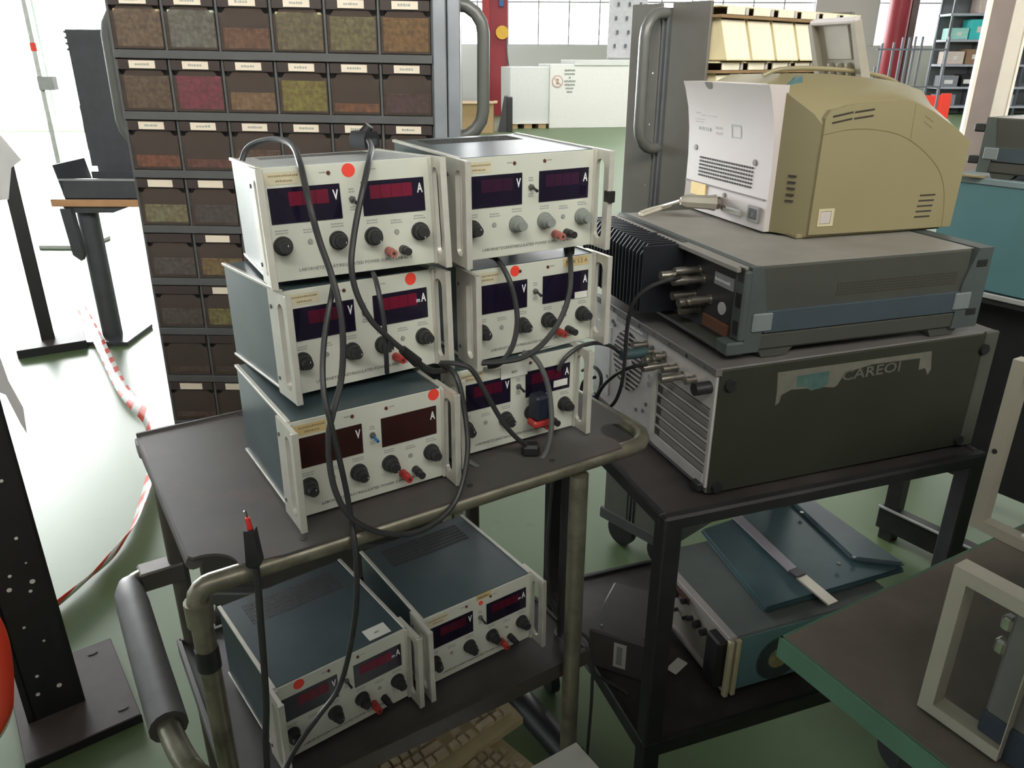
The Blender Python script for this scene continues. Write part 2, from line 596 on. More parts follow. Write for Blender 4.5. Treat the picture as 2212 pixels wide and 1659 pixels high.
def psu(name_label, x, y, z, yaw, tp=0.0, tr=0.0, case='teal', feet=0.006, unit='A', brown=False, dig=('r', 'r'), dot=(0.5, 0.075), sticker='faded', greyknobs=False,
        blue_toggle=False, black_terminal=True, extra=()):
    e = thing('bench_power_supply', name_label, 'power supply', (x, y, z), rot=(-R_(tp), R_(tr), R_(yaw)), group='laboratory power supplies on the cart')
    cm = GREYCASE if case == 'grey' else TEAL

    def case_m():
        b = MB()
        b.box((0.001, 0, 0.001), (PW - 0.001, PD, PH - 0.001), 0.001)
        return b.mesh('case', cm)
    put('case', cached(('case', case), case_m), e)

    for xx in (-0.0015, PW - 0.0045):
        for zz in (-0.0005, PH - 0.0035):
            put('edge_trim', cached('edge_trim', lambda: MB().box((0, 0, 0), (0.006, PD + 0.001, 0.004), 0.0006).mesh('edge_trim', ALU)), e, (xx, 0, zz))

    def side_m():
        b = MB()
        hole = stadium(-0.014, PH / 2, 0.019, PH - 0.026, 7)
        ys, ye, z0, z1 = -0.036, 0.026, 0.0, PH
        outer = []
        for (py, pz) in hole:
            dy, dz = py + 0.014, pz - PH / 2
            if dz >= 0:
                t = max(0.0, min(1.0, (dy + 0.0095) / 0.019))
                outer.append((ys + (ye - ys) * t, z1))
            else:
                t = max(0.0, min(1.0, (dy + 0.0095) / 0.019))
                outer.append((ys + (ye - ys) * t, z0))
        b.ringprism(outer, hole, 'x', -0.003, 0.003)
        b.box((-0.0042, -0.0375, 0.0), (0.0042, -0.033, PH), 0.0006)
        return b.mesh('side_handle', ALU)
    for xx in (-0.003, PW + 0.003):
        h = put('side_handle', cached('side_handle', side_m), e, (xx, 0, 0))
        for zz in (0.022, PH - 0.022):
            put('screw', cached('hs', lambda: MB().cyl((-0.0045, 0, 0), (0.0045, 0, 0), 0.0026, n=10).mesh('screw', STEELD)), h, (0, 0.017, zz))

    def panel_m():
        b = MB()
        b.box((0.0, -0.0025, 0.0015), (PW, 0.0, PH - 0.0015), 0.0005)
        return b.mesh('front_panel', PANEL)
    fp = put('front_panel', cached('front_panel', panel_m), e)

    def strip_m():
        b = MB()
        b.box((0.0, -0.007, 0.001), (0.0045, 0.0, PH - 0.001), 0.001)
        return b.mesh('panel_strip', ALU)
    for xx in (0.0, PW - 0.0045):
        put('panel_strip', cached('panel_strip', strip_m), e, (xx, 0, 0))
    Y = -0.0026
    # displays
    gm = GLASSB if brown else GLASSD
    for k, (ua, ub) in enumerate(((0.04, 0.44), (0.565, 0.945))):
        x0, z1 = u2(ua, 0.18)
        x1, z0 = u2(ub, 0.485)

        def win(x0=x0, x1=x1, z0=z0, z1=z1):
            b = MB()
            b.box((x0, Y - 0.0012, z0), (x1, Y + 0.001, z1), 0.0004)
            return b.mesh('display_window', gm)
        dw = put('display_window', cached(('win', k, brown), win), e)
        d = dig[k]
        if d:
            dm = {'r': DIGIT, 'd': DIGITD, 'n': DIGITN}[d]
            w, n = x1 - x0, 3 if k == 0 else 4
            s0, s1 = (0.27, 0.83) if k == 0 else (0.12, 0.80)

            def dg(x0=x0, w=w, n=n, s0=s0, s1=s1, z0=z0, z1=z1):
                b = MB()
                st = (s1 - s0) * w / n
                for i in range(n):
                    xx = x0 + s0 * w + i * st
                    b.box((xx + 0.00025, Y - 0.0015, z0 + (z1 - z0) * 0.48), (xx + st - 0.00025, Y - 0.0010, z1 - (z1 - z0) * 0.13))
                return b.mesh('digit_row', dm)
            put('digit_row', cached(('dig', k, d), dg), dw)
        s = 'V' if k == 0 else unit
        if len(s) == 1:
            put('unit_letter', text_mesh(s, 0.0165, WHITEINK, 'CENTER', 0.0004, 0.62), dw, (x1 - 0.0062, Y - 0.0016, z1 - 0.0185), (PI / 2, 0, 0))
        else:
            put('unit_letter', text_mesh(s[1], 0.0165, WHITEINK, 'CENTER', 0.0004, 0.62), dw, (x1 - 0.0062, Y - 0.0016, z1 - 0.0185), (PI / 2, 0, 0))
            put('unit_letter', text_mesh(s[0], 0.0085, WHITEINK, 'CENTER', 0.0002, 0.9), dw, (x1 - 0.0145, Y - 0.0016, z1 - 0.0185), (PI / 2, 0, 0))
    # knobs
    for i, (u, v) in enumerate(((0.085, 0.675), (0.40, 0.675), (0.61, 0.672), (0.90, 0.672))):
        px, pz = u2(u, v)
        gk = greyknobs and i > 0
        k = put('knob', knob_mesh('g' if gk else 'b', KNOBG if gk else KNOBB), e, (px, Y, pz))
        if not gk:
            a = 0.6 + 0.9 * i
            put('pointer_mark', cached('ptr', lambda: MB().box((-0.0004, -0.0003, -0.001), (0.0004, 0, 0.0012)).mesh('pointer_mark', WHITEINK)), k, (0.0045 * math.sin(a), -0.0211, 0.0045 * math.cos(a) - 0.001))
    for u, v in ((0.24, 0.66), (0.755, 0.655)):
        px, pz = u2(u, v)
        put('trim_screw', cached('trs', lambda: MB().cyl((0, 0, 0), (0, -0.0015, 0), 0.0034, 0.003, 12).mesh('trim_screw', GREYINK)), e, (px, Y, pz))
    for u in (0.385, 0.605):
        px, pz = u2(u, 0.085)
        put('indicator_lamp', cached('lamp', lambda: MB().cyl((0, 0, 0), (0, -0.0018, 0), 0.0026, 0.0018, 12).mesh('indicator_lamp', M('lamp_red_brown', (0.10, 0.03, 0.022), 0.3))), e, (px, Y, pz))
    # toggle switch
    px, pz = u2(0.505, 0.325)

    def tog():
        b = MB()
        b.cyl((0, 0, 0), (0, -0.003, 0), 0.0042, n=6, mi=0)
        b.cyl((0, -0.003, 0), (0, -0.006, 0), 0.0028, n=10, mi=0)
        b.cyl((0, -0.005, 0), (0.001, -0.016, -0.0035), 0.0014, 0.0022, n=10, mi=1)
        return b.mesh('toggle_switch', M('toggle_metal', (0.16, 0.17, 0.16), 0.4, 0.5), BLUEP if blue_toggle else BLACKP)
    put('toggle_switch', cached(('tog', blue_toggle), tog), e, (px, Y, pz))
    # terminals
    for i, (u, c) in enumerate(((0.695, 'red'), (0.785, 'black'))):
        if c == 'black' and not black_terminal:
            continue
        px, pz = u2(u, 0.825)

        def term(c=c):
            b = MB()
            b.cyl((0, 0, 0), (0, -0.012, 0), 0.0058, n=16)
            b.cyl((0, -0.012, 0), (0, -0.022, 0), 0.0052, 0.005, n=16)
            return b.mesh('binding_post', {'red': REDPALE if case == 'grey' or greyknobs else REDP, 'black': BLACKP}[c])
        t = put('binding_post', cached(('term', c, case == 'grey' or greyknobs), term), e, (px, Y, pz))
        put('socket_hole', cached('sock', lambda: MB().cyl((0, -0.0221, 0), (0, -0.0224, 0), 0.0022, n=10).mesh('socket_hole', SLOT)), t)
    # print
    put('panel_print', text_mesh('LABORNETZGER\u00c4T/REGULATED POWER SUPPLY LAB 6010', 0.0056, DARKINK, 'LEFT', 0.0, 1.0), fp, (PW * 0.155, Y - 0.0002, PH * 0.085), (PI / 2, 0, 0))

    def leg_m():
        b = MB()
        for k, (u, v) in enumerate(((0.085, 0.55), (0.24, 0.56), (0.40, 0.535), (0.61, 0.535), (0.755, 0.555), (0.90, 0.535), (0.505, 0.245), (0.505, 0.40), (0.35, 0.085), (0.64, 0.085))):
            px, pz = u2(u, v)
            w = 0.014 if k < 6 else 0.007
            rowdash(px - w / 2, pz, w, 0.002, 5, b, Y, k)
            if k < 8:
                rowdash(px - w / 2, pz - 0.0032, w, 0.002, 5, b, Y, k + 20)
        return b.mesh('legend_print', GREYINK)
    put('legend_print', cached('legend', leg_m), fp)['kind'] = 'stuff'
    # stickers
    if dot:
        px, pz = u2(*dot[:2])
        rr = dot[2] if len(dot) > 2 else 0.0083
        put('round_sticker', cached(('dot', rr), lambda: MB().cyl((0, 0, 0), (0, -0.0003, 0), rr, n=24).mesh('round_sticker', DOTRED)), fp, (px, Y, pz))
    if sticker:
        px, pz = u2(0.03, 0.155)
        sm = YELLOWST if sticker == 'yellow' else YELLOWFADE

        def stk():
            b = MB()
            b.box((0, -0.0003, 0), (0.042, 0, 0.0145))
            return b.mesh('paper_sticker', sm)
        st = put('paper_sticker', cached(('stk', sticker), stk), fp, (px, Y, pz))

        def sp():
            b = MB()
            rowdash(0.005, 0.009, 0.033, 0.0025, 11, b, -0.00035, 3)
            rowdash(0.013, 0.003, 0.018, 0.0025, 6, b, -0.00035, 5)
            return b.mesh('sticker_print', M('brown_ink', (0.30, 0.22, 0.10), 0.7))
        put('sticker_print', cached('stprint', sp), st)
    for (what, a) in extra:
        if what == 'max':
            px, pz = u2(0.73, 0.115)
            st = put('paper_sticker', MB().box((0, -0.0003, 0), (0.046, 0, 0.0135)).mesh('paper_sticker', YELLOWST), fp, (px, Y, pz))
            put('sticker_print', text_mesh('MAX 1.2 A', 0.0085, DARKINK), st, (0.0045, -0.0005, 0.0038), (PI / 2, 0, 0))
        if what == 'note':          # white paper note, text a
            px, pz = u2(a[0], a[1])
            st = put('paper_note', MB().box((0, -0.0004, 0), (a[3], 0, a[4])).mesh('paper_note', PAPER), fp, (px, Y - 0.0018, pz))
            if a[2]:
                put('note_print', text_mesh(a[2], 0.0065, DARKINK, 'CENTER'), st, (a[3] / 2, -0.0006, a[4] * 0.3), (PI / 2, 0, 0))
        if what == 'orange':
            px, pz = u2(0.485, 0.075)
            st = put('paper_sticker', MB().box((0, -0.0003, 0), (0.030, 0, 0.011)).mesh('paper_sticker', YELLOWST), fp, (px - 0.002, Y, pz))
            b = MB()
            rowdash(0.004, 0.003, 0.02, 0.003, 6, b, -0.00035, 9)
            b.obj('sticker_print', DARKINK, st)
        if what == 'top':
            st = put('paper_label', MB().box((0.155, 0.004, PH), (0.192, 0.03, PH + 0.0006)).mesh('paper_label', PAPER), e)
            put('label_print', text_mesh('40V', 0.0055, DARKINK, 'CENTER'), st, (0.173, 0.014, PH + 0.0008))
        if what == 'tape':
            b = MB()
            b.box((PW - 0.002, -0.042, 0.068), (PW + 0.0085, -0.028, 0.084), 0.001)
            b.obj('black_tape', BLACKP, e)

    # vent slots in the lid

    def vent():
        b = MB()
        for r in range(6):
            for i in range(38):
                b.box((0.03 + i * 0.0041, PD - 0.075 + r * 0.0095, PH - 0.0012), (0.0322 + i * 0.0041, PD - 0.0685 + r * 0.0095, PH - 0.0006))
        return b.mesh('vent_slots', SLOT, smooth=False)
    v = put('vent_slots', cached('vent', vent), e)
    v['kind'] = 'stuff'
    if feet:
        for fx in (0.022, PW - 0.022):
            for fy in (0.022, PD - 0.03):
                put('foot', cached(('foot', feet), lambda: MB().cyl((0, 0, 0.001), (0, 0, -feet), 0.0075, 0.0065, 12).mesh('foot', BLACKP)), e, (fx, fy, 0))
    return e


def Zc(z):
    return z + CAM_H


psu('power supply with pale grey case and red dot between its lamps, topmost of its stack', -0.2933, 0.9203, 1.1959, 26.37, 3.16, -0.82, case='grey', dig=('r', 'r'), unit='A', dot=(0.5, 0.075), feet=0.005)
psu('teal power supply with mA display, middle of its stack under the pale grey one', -0.2811, 0.9045, 1.0525, 36.17, 2.82, 0.77, dig=('d', 'r'), unit='mA', dot=(0.835, 0.075), black_terminal=False, feet=0.004)
psu('teal power supply with brown displays and blue toggle, bottom of its stack', -0.2758, 0.8511, 0.9042, 33.58, -0.3, 0.6, dig=(None, None), brown=True, unit='A', dot=(0.93, 0.06), sticker='yellow', blue_toggle=True)
psu('power supply with three grey knobs and black taped handle, topmost of its stack', -0.0711, 1.0315, 1.1956, 29.34, -1.0, -0.5, dig=('n', 'n'), unit='A', dot=None, greyknobs=True, feet=0.016, extra=(('tape', 0),))
psu('power supply with yellow MAX 1.2 A sticker, middle of its stack', -0.0612, 1.05, 1.0428, 30.49, -0.3, -0.3, dig=(None, None), unit='A', dot=(0.345, 0.075, 0.0078), feet=0.0, extra=(('max', 0), ('note', (0.83, 0.485, '', 0.023, 0.010))))
psu('power supply with white 40V note between its displays, bottom of its stack', -0.0846, 1.0174, 0.9042, 31.59, dig=('d', 'd'), unit='A', dot=None, extra=(('note', (0.36, 0.20, '40V', 0.046, 0.021)), ('note', (0.80, 0.44, '', 0.026, 0.011))))
psu('teal power supply on the lower shelf with red dot over its volt display', -0.3355, 0.8349, 0.4967, 38.09, 0.0, 0.5, dig=('r', 'r'), unit='mA', dot=(0.17, 0.075), sticker=None, feet=0.008, extra=(('top', 0),))
psu('teal power supply on the lower shelf with orange sticker between its lamps', -0.1424, 0.9826, 0.4967, 35.05, 0.5, 0.0, dig=('d', 'd'), unit='mA', dot=(0.515, 0.125, 0.0042), feet=0.008, extra=(('orange', 0),))

# ================================================================== TUBULAR CART
CO, CYAW = Vector((-0.363, 0.737, 0)), R_(32.6)
CEX = Vector((math.cos(CYAW), math.sin(CYAW), 0))
CEY = Vector((-math.sin(CYAW), math.cos(CYAW), 0))


def cartw(a, b, z):
    return CO + CEX * a + CEY * b + Vector((0, 0, z))


def oncart(u, v, b):
    """pixel -> point in the vertical plane at cart depth b"""
    return onplane(u, v, CO + CEY * b, CEY)


def arc(cx, cy, r, a0, a1, n):
    return [(cx + r * math.cos(R_(a0 + (a1 - a0) * i / n)), cy + r * math.sin(R_(a0 + (a1 - a0) * i / n))) for i in range(n + 1)]


def cart():
    e = thing('tubular_cart', 'grey tubular steel cart carrying the stacks of power supplies', 'cart', CO, CYAW)
    ZT = 0.8975
    b = MB()
    # sheet with round cut-outs at the two front corners
    out = [(0.0, 0.05)] + arc(0.008, 0.004, 0.040, 95, -6, 10) + [(0.10, -0.0085), (0.628, -0.0085)] + arc(0.664, 0.036, 0.034, 215, 45, 8) + [(0.698, 0.08), (0.698, 0.436), (0.004, 0.436)]
    b.prism(out, 'z', ZT - 0.004, ZT)
    b.tube([(0.006, 0.05, ZT - 0.011), (0.006, 0.43, ZT - 0.011)], 0.0105, 12)
    b.box((0.0, 0.434, ZT - 0.03), (0.70, 0.438, ZT + 0.0025))
    t = b.obj('top_tray', CARTM, e)
    for x, y in ((0.13, 0.012), (0.37, 0.014), (0.16, 0.425), (0.51, 0.012)):
        MB().cyl((x, y, ZT - 0.001), (x, y, ZT + 0.0006), 0.0048, n=12).obj('bolt_hole', SLOT, t)
    # front rail: one pipe, down into the front leg
    zr, r = 0.8845, 0.0126
    LX = -0.004
    ER = 0.018
    pts = [(LX, 0, 0.09), (LX, 0, zr - ER)] + [(LX + ER - ER * math.cos(R_(a)), 0, zr - ER + ER * math.sin(R_(a))) for a in (25, 50, 75, 90)]
    pts += [(x, 0, zr) for x in (0.15, 0.3, 0.45, 0.6)]
    pts += [(0.655 + 0.05 * math.sin(R_(a)), 0.05 - 0.05 * math.cos(R_(a)), zr) for a in (0, 22, 45, 68, 90)] + [(0.705, 0.2, zr), (0.705, 0.436, zr)]
    b = MB()
    b.tube(pts, r, 14)
    rail = b.obj('front_rail', PIPE, e)
    MB().cyl((LX, 0, 0.768), (LX, 0, 0.797), r + 0.0016, n=16).obj('black_tape', BLACKP, rail)
    MB().cyl((LX, 0, zr - 0.05), (LX, 0, zr - 0.018), r + 0.0035, n=16).obj('pipe_collar', PIPE, rail)
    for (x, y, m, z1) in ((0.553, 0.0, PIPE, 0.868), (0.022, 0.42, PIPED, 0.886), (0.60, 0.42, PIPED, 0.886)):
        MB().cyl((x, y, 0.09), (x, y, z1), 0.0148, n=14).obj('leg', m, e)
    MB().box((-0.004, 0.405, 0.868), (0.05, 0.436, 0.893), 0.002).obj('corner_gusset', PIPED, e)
    # lower shelf
    b = MB()
    b.box((0.0, 0.026, 0.478), (0.605, 0.425, 0.4885))
    b.box((0.0, 0.018, 0.462), (0.605, 0.028, 0.491), 0.001)
    b.box((0.0, 0.42, 0.462), (0.605, 0.428, 0.495), 0.001)
    b.box((-0.004, 0.018, 0.462), (0.004, 0.428, 0.495), 0.001)
    b.box((0.601, 0.018, 0.462), (0.609, 0.428, 0.491), 0.001)
    b.obj('lower_shelf', [CARTD], e)
    MB().box((0.0, 0.0165, 0.461), (0.605, 0.0185, 0.4915)).obj('shelf_lip', PIPED, e)
    p = MB().cyl((0.586, 0.068, 0.489), (0.586, 0.068, 0.89), 0.0125, n=14).obj('inner_post', TROLLEYB, e)
    MB().cyl((0.586, 0.068, 0.4886), (0.586, 0.068, 0.503), 0.0175, n=16).obj('chrome_collar', CHROME, p)
    # push handle with a rubber grip on the end of the cart
    zh = 0.648
    hp = [(0.022, 0.42, zh), (-0.02, 0.42, zh), (-0.045, 0.415, zh), (-0.058, 0.395, zh), (-0.06, 0.36, zh), (-0.06, 0.2, zh), (-0.06, 0.09, zh), (-0.056, 0.02, zh), (-0.045, -0.03, zh - 0.004), (-0.02, -0.05, zh - 0.03), (-0.006, -0.03, zh - 0.07), (-0.004, 0.0, zh - 0.09)]
    h = MB().tube(hp, 0.0148, 12, smooth=3).obj('push_handle', PIPE, e)
    gp = [(-0.046, 0.418, zh), (-0.0565, 0.405, zh), (-0.06, 0.385, zh), (-0.06, 0.34, zh), (-0.06, 0.2, zh), (-0.059, 0.06, zh)]
    MB().tube(gp, [0.012, 0.0185, 0.0225, 0.0245, 0.0245, 0.0245], 14).obj('rubber_grip', SLEEVE, h)
    MB().box((-0.04, 0.40, zh - 0.02), (0.03, 0.438, zh + 0.016), 0.003).obj('handle_bracket', PIPED, h)
    # castors
    for x, y in ((-0.004, 0.0), (0.553, 0.0), (0.022, 0.42), (0.60, 0.42)):
        c = MB().box((x - 0.016, y - 0.02, 0.06), (x + 0.016, y + 0.02, 0.094), 0.003).obj('castor', PIPED, e)
        MB().cyl((x - 0.011, y, 0.036), (x + 0.011, y, 0.036), 0.036, n=20).obj('castor_wheel', BLACKP, c)


cart()

# ================================================================== DARK TROLLEY WITH COMPUTER, ANALYSER, PRINTER
TO, TYAW = Vector((0.24, 1.031, 0)), R_(19.56)


def trolley():
    e = thing('steel_trolley', 'dark brown steel trolley under the computer and the printer', 'trolley', TO, TYAW)
    L, B = 0.672, 0.50
    b = MB()
    b.box((0.004, 0.004, 0.776), (L - 0.004, B - 0.004, 0.7838))
    b.obj('top_shelf', TROLLEY, e)
    b = MB()
    b.box((0, 0, 0.764), (L, 0.02, 0.789), 0.004)
    b.box((0, B - 0.02, 0.764), (L, B, 0.787), 0.003)
    b.box((0, 0.018, 0.764), (0.014, B - 0.018, 0.787), 0.003)
    b.box((L - 0.014, 0.018, 0.764), (L, B - 0.018, 0.787), 0.003)
    b.obj('top_frame', TROLLEYB, e)
    for x in (0.018, L - 0.018):
        for y in (0.018, B - 0.018):
            MB().box((x - 0.017, y - 0.017, 0.10), (x + 0.017, y + 0.017, 0.77), 0.003).obj('leg', TROLLEYB, e)
    b = MB()
    b.box((0.004, 0.004, 0.296), (L - 0.004, B - 0.004, 0.306))
    b.obj('lower_shelf', TROLLEY, e)
    b = MB()
    b.box((0, 0, 0.278), (L, 0.012, 0.312), 0.002)
    b.box((0, B - 0.012, 0.278), (L, B, 0.312), 0.002)
    b.box((0, 0.01, 0.278), (0.012, B - 0.01, 0.312), 0.002)
    b.box((L - 0.012, 0.01, 0.278), (L, B - 0.01, 0.312), 0.002)
    b.obj('lower_frame', TROLLEYB, e)
    for x in (0.018, L - 0.018):
        for y in (0.018, B - 0.018):
            c = MB().box((x - 0.015, y - 0.018, 0.06), (x + 0.015, y + 0.018, 0.102), 0.003).obj('castor', PIPED, e)
            MB().cyl((x - 0.011, y, 0.04), (x + 0.011, y, 0.04), 0.04, n=20).obj('castor_wheel', BLACKP, c)


trolley()


def bnc(parent, y, z, L=0.035, plug=None, r=0.0058):
    """coaxial connector sticking out of a rear panel at x = 0"""
    b = MB()
    b.cyl((0, y, z), (-0.004, y, z), r * 1.5, n=6)
    b.cyl((-0.004, y, z), (-L * 0.55, y, z), r, n=12)
    b.cyl((-L * 0.55, y, z), (-L, y, z), r * 1.22, n=12)
    o = b.obj('coaxial_connector', BRASS, parent)
    if plug:
        MB().cyl((-L, y, z), (-L - plug, y, z), r * 1.5, n=12).obj('connector_boot', BLACKP, o)
    return o


def computer():
    L, B, H = 0.573, 0.44, 0.223
    e = thing('industrial_computer', 'dark green industrial computer with fan grille and card slots, lying under the analyser', 'computer', (0.3194, 1.1051, 0.7887), R_(19.56))
    MB().box((0.002, 0.004, 0.0), (L, B, H - 0.001), 0.002).obj('housing', PCTOP, e)
    MB().box((0.004, 0.0, 0.002), (L - 0.03, 0.005, H - 0.003), 0.001).obj('side_cover', PCDARK, e)
    MB().box((L - 0.03, -0.003, 0.0), (L, 0.006, H), 0.002).obj('front_bezel', M('pc_bezel', (0.075, 0.078, 0.065), 0.5), e)
    MB().box((0.02, 0.02, -0.0045), (L - 0.02, B - 0.02, 0.001)).obj('base_rail', BLACKP, e)
    for x, z in ((0.021, 0.195), (0.545, 0.192), (0.018, 0.014), (0.538, 0.014)):
        MB().cyl((x, 0.002, z), (x, -0.006, z), 0.0105, 0.0095, 14).obj('rubber_foot', BLACKP, e)
    # torn label
    pts = [(0.109, 0.204), (0.425, 0.202), (0.432, 0.168), (0.427, 0.158), (0.418, 0.172), (0.404, 0.17), (0.402, 0.192), (0.30, 0.194), (0.245, 0.186), (0.232, 0.165), (0.226, 0.162), (0.205, 0.166), (0.18, 0.163),
           (0.172, 0.168), (0.14, 0.17), (0.122, 0.163), (0.120, 0.150), (0.113, 0.146), (0.1125, 0.17)]
    lab = MB().prism(pts, 'y', -0.0006, 0.001).obj('torn_label', M('label_remains', (0.13, 0.125, 0.10), 0.7, var=0.1, scale=40), e, smooth=False)
    MB().prism([(0.148, 0.193), (0.212, 0.1935), (0.212, 0.170), (0.196, 0.164), (0.176, 0.166), (0.17, 0.172), (0.15, 0.174)], 'y', -0.0009, -0.0005).obj('label_block', M('label_teal', (0.05, 0.105, 0.095), 0.7, var=0.15, scale=60), lab, smooth=False)
    put('label_print', text_mesh('RI', 0.02, M('label_print_dim', (0.08, 0.13, 0.115), 0.7), 'LEFT', 0.0003), lab, (0.162, -0.0012, 0.172), (PI / 2, 0, 0))
    put('label_print', text_mesh('CAREOI', 0.026, M('label_print_pale', (0.10, 0.10, 0.085), 0.7), 'LEFT', 0.0004, 1.35), lab, (0.238, -0.0012, 0.172), (PI / 2, -0.02, 0))
    # rear plate
    r = MB().box((-0.0015, 0.004, 0.012), (0.003, B - 0.004, H - 0.004), 0.0005).obj('rear_plate', PCREAR, e)
    MB().box((-0.006, 0.0, H - 0.012), (0.006, B, H + 0.0008), 0.001).obj('rear_edge', PCTOP, e)
    for i in range(8):
        MB().cyl((-0.006, 0.03 + i * 0.054, H - 0.006), (-0.0075, 0.03 + i * 0.054, H - 0.006), 0.0036, n=10).obj('screw', CHROME, r)
    MB().box((-0.003, 0.222, 0.197), (-0.001, 0.343, 0.209)).obj('type_plate', M('plate_grey', (0.26, 0.25, 0.25), 0.5), r)
    b = MB()
    rowdash(0.24, 0.201, 0.055, 0.0045, 9, b, -0.0031, 4, axis='x')
    b.obj('plate_print', WHITEINK, r)
    # fan opening with grille bars
    cy, cz, fr = 0.292, 0.132, 0.058
    f = MB().cyl((-0.0012, cy, cz), (-0.0022, cy, cz), fr, n=36).obj('fan_opening', SLOT, r)
    for i in range(11):
        z = cz - fr + (i + 0.8) * 2 * fr / 11.6
        hw = math.sqrt(max(0.0, fr * fr - (z - cz) ** 2))
        MB().box((-0.0042, cy - hw, z - 0.0014), (-0.0021, cy + hw, z + 0.0014)).obj('grille_bar', PCREAR, f)
    MB().box((-0.0046, cy - 0.0018, cz - fr), (-0.0024, cy + 0.0018, cz + fr)).obj('grille_bar', PCREAR, f)
    MB().cyl((-0.002, cy, cz), (-0.0038, cy, cz), 0.02, n=20).obj('fan_hub', PCREAR, f)
    # supply plate, screws
    MB().box((-0.003, 0.365, 0.03), (-0.001, 0.43, 0.175), 0.0005).obj('supply_plate', M('plate_white', (0.66, 0.66, 0.66), 0.45), r)
    for y, z in ((0.36, 0.19), (0.20, 0.19), (0.352, 0.185), (0.21, 0.075), (0.22, 0.058), (0.37, 0.07), (0.245, 0.05)):
        MB().cyl((-0.001, y, z), (-0.0036, y, z), 0.004, n=8).obj('screw', STEELD, r)
    MB().box((-0.004, 0.178, 0.03), (-0.001, 0.19, 0.165), 0.001).obj('rear_bar', ALU, r)
    for z in (0.137, 0.151):
        MB().cyl((-0.001, 0.207, z - 0.02), (-0.0018, 0.207, z - 0.02), 0.0055, n=14).obj('approval_mark', GREYINK, r)
    # card slots
    for i in range(6):
        z = 0.152 - i * 0.0205
        s = MB().box((-0.0022, 0.012, z - 0.0145), (-0.0012, 0.172, z)).obj('slot_opening', SLOT, r)
        MB().box((-0.0032, 0.012, z - 0.0125), (-0.0018, 0.158 - 0.004 * (i % 2), z - 0.0015), 0.0003).obj('slot_cover', M('slot_metal', (0.30, 0.28, 0.28), 0.4, 0.4), s)
    MB().box((-0.003, 0.012, 0.013), (-0.0012, 0.172, 0.033), 0.0003).obj('rear_strip', PCREAR, r)
    # row of coaxial connectors and plugs
    for i, (y, z, l) in enumerate(((0.225, 0.188, 0.03), (0.205, 0.181, 0.045), (0.178, 0.178, 0.03), (0.16, 0.19, 0.022), (0.15, 0.176, 0.05), (0.118, 0.183, 0.03), (0.095, 0.176, 0.046), (0.06, 0.184, 0.022))):
        bnc(e, y, z, l)
    MB().cyl((-0.012, 0.205, 0.181), (-0.062, 0.205, 0.181), 0.009, n=12).obj('connector_boot', M('boot_teal', (0.035, 0.075, 0.08), 0.5), e)
    MB().cyl((-0.0, 0.02, 0.186), (-0.03, 0.02, 0.186), 0.0105, n=14).obj('connector_boot', BLACKP, e)
    MB().box((-0.012, 0.008, 0.004), (-0.001, 0.03, 0.018), 0.002).obj('latch', BLACKP, e)


computer()


def analyser_parts(e, full=True):
    L, B, H = 0.4665, 0.466, 0.1365
    b = MB()
    b.box((0.02, 0.0, 0.028), (L - 0.04, B, H), 0.003)
    b.obj('housing', ANGREY, e)
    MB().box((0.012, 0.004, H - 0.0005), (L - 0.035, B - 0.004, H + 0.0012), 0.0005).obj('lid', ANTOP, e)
    b = MB()
    b.prism([(0.0, 0.0), (0.028, 0.0), (0.034, H * 0.5), (0.02, H + 0.001), (0.0, H + 0.001)], 'y', -0.004, B + 0.004)
    b.obj('rear_bumper', ANBUMP, e)
    b = MB()
    b.prism([(L - 0.055, 0.0), (L, 0.0), (L, H + 0.002), (L - 0.03, H + 0.002), (L - 0.05, H * 0.6)], 'y', -0.004, B + 0.004)
    fb = b.obj('front_bumper', ANBUMP, e)
    for z in (0.022, H - 0.03):
        MB().box((L - 0.03, -0.0055, z), (L - 0.008, -0.0035, z + 0.012), 0.001).obj('bumper_recess', BLACKP, fb)
    MB().box((0.026, -0.002, 0.0), (L - 0.05, B, 0.03), 0.004).obj('base', ANGREY, e)
    MB().box((0.034, -0.0045, 0.03), (L - 0.052, 0.001, 0.066), 0.001).obj('side_strap', ANBLUE, e)
    for x0, x1 in ((0.010, 0.046), (L - 0.062, L - 0.028)):
        MB().box((x0, -0.0075, 0.034), (x1, -0.003, 0.064), 0.002).obj('strap_cap', ANCAP, e)
    b = MB()
    for r in range(5):
        for i in range(44):
            x, z = 0.163 + i * 0.0055, 0.079 + r * 0.0045
            b.box((x, -0.0003, z), (x + 0.0034, 0.001, z + 0.0029))
    v = b.obj('side_vent', SLOT, e, smooth=False)
    v['kind'] = 'stuff'
    for x in (0.03, L - 0.10):
        for y in (0.0, B - 0.03):
            MB().prism([(x, 0.004), (x + 0.07, 0.004), (x + 0.055, -0.0125), (x + 0.01, -0.0125)], 'y', y + 0.002, y + 0.028).obj('foot', ANGREY, e)


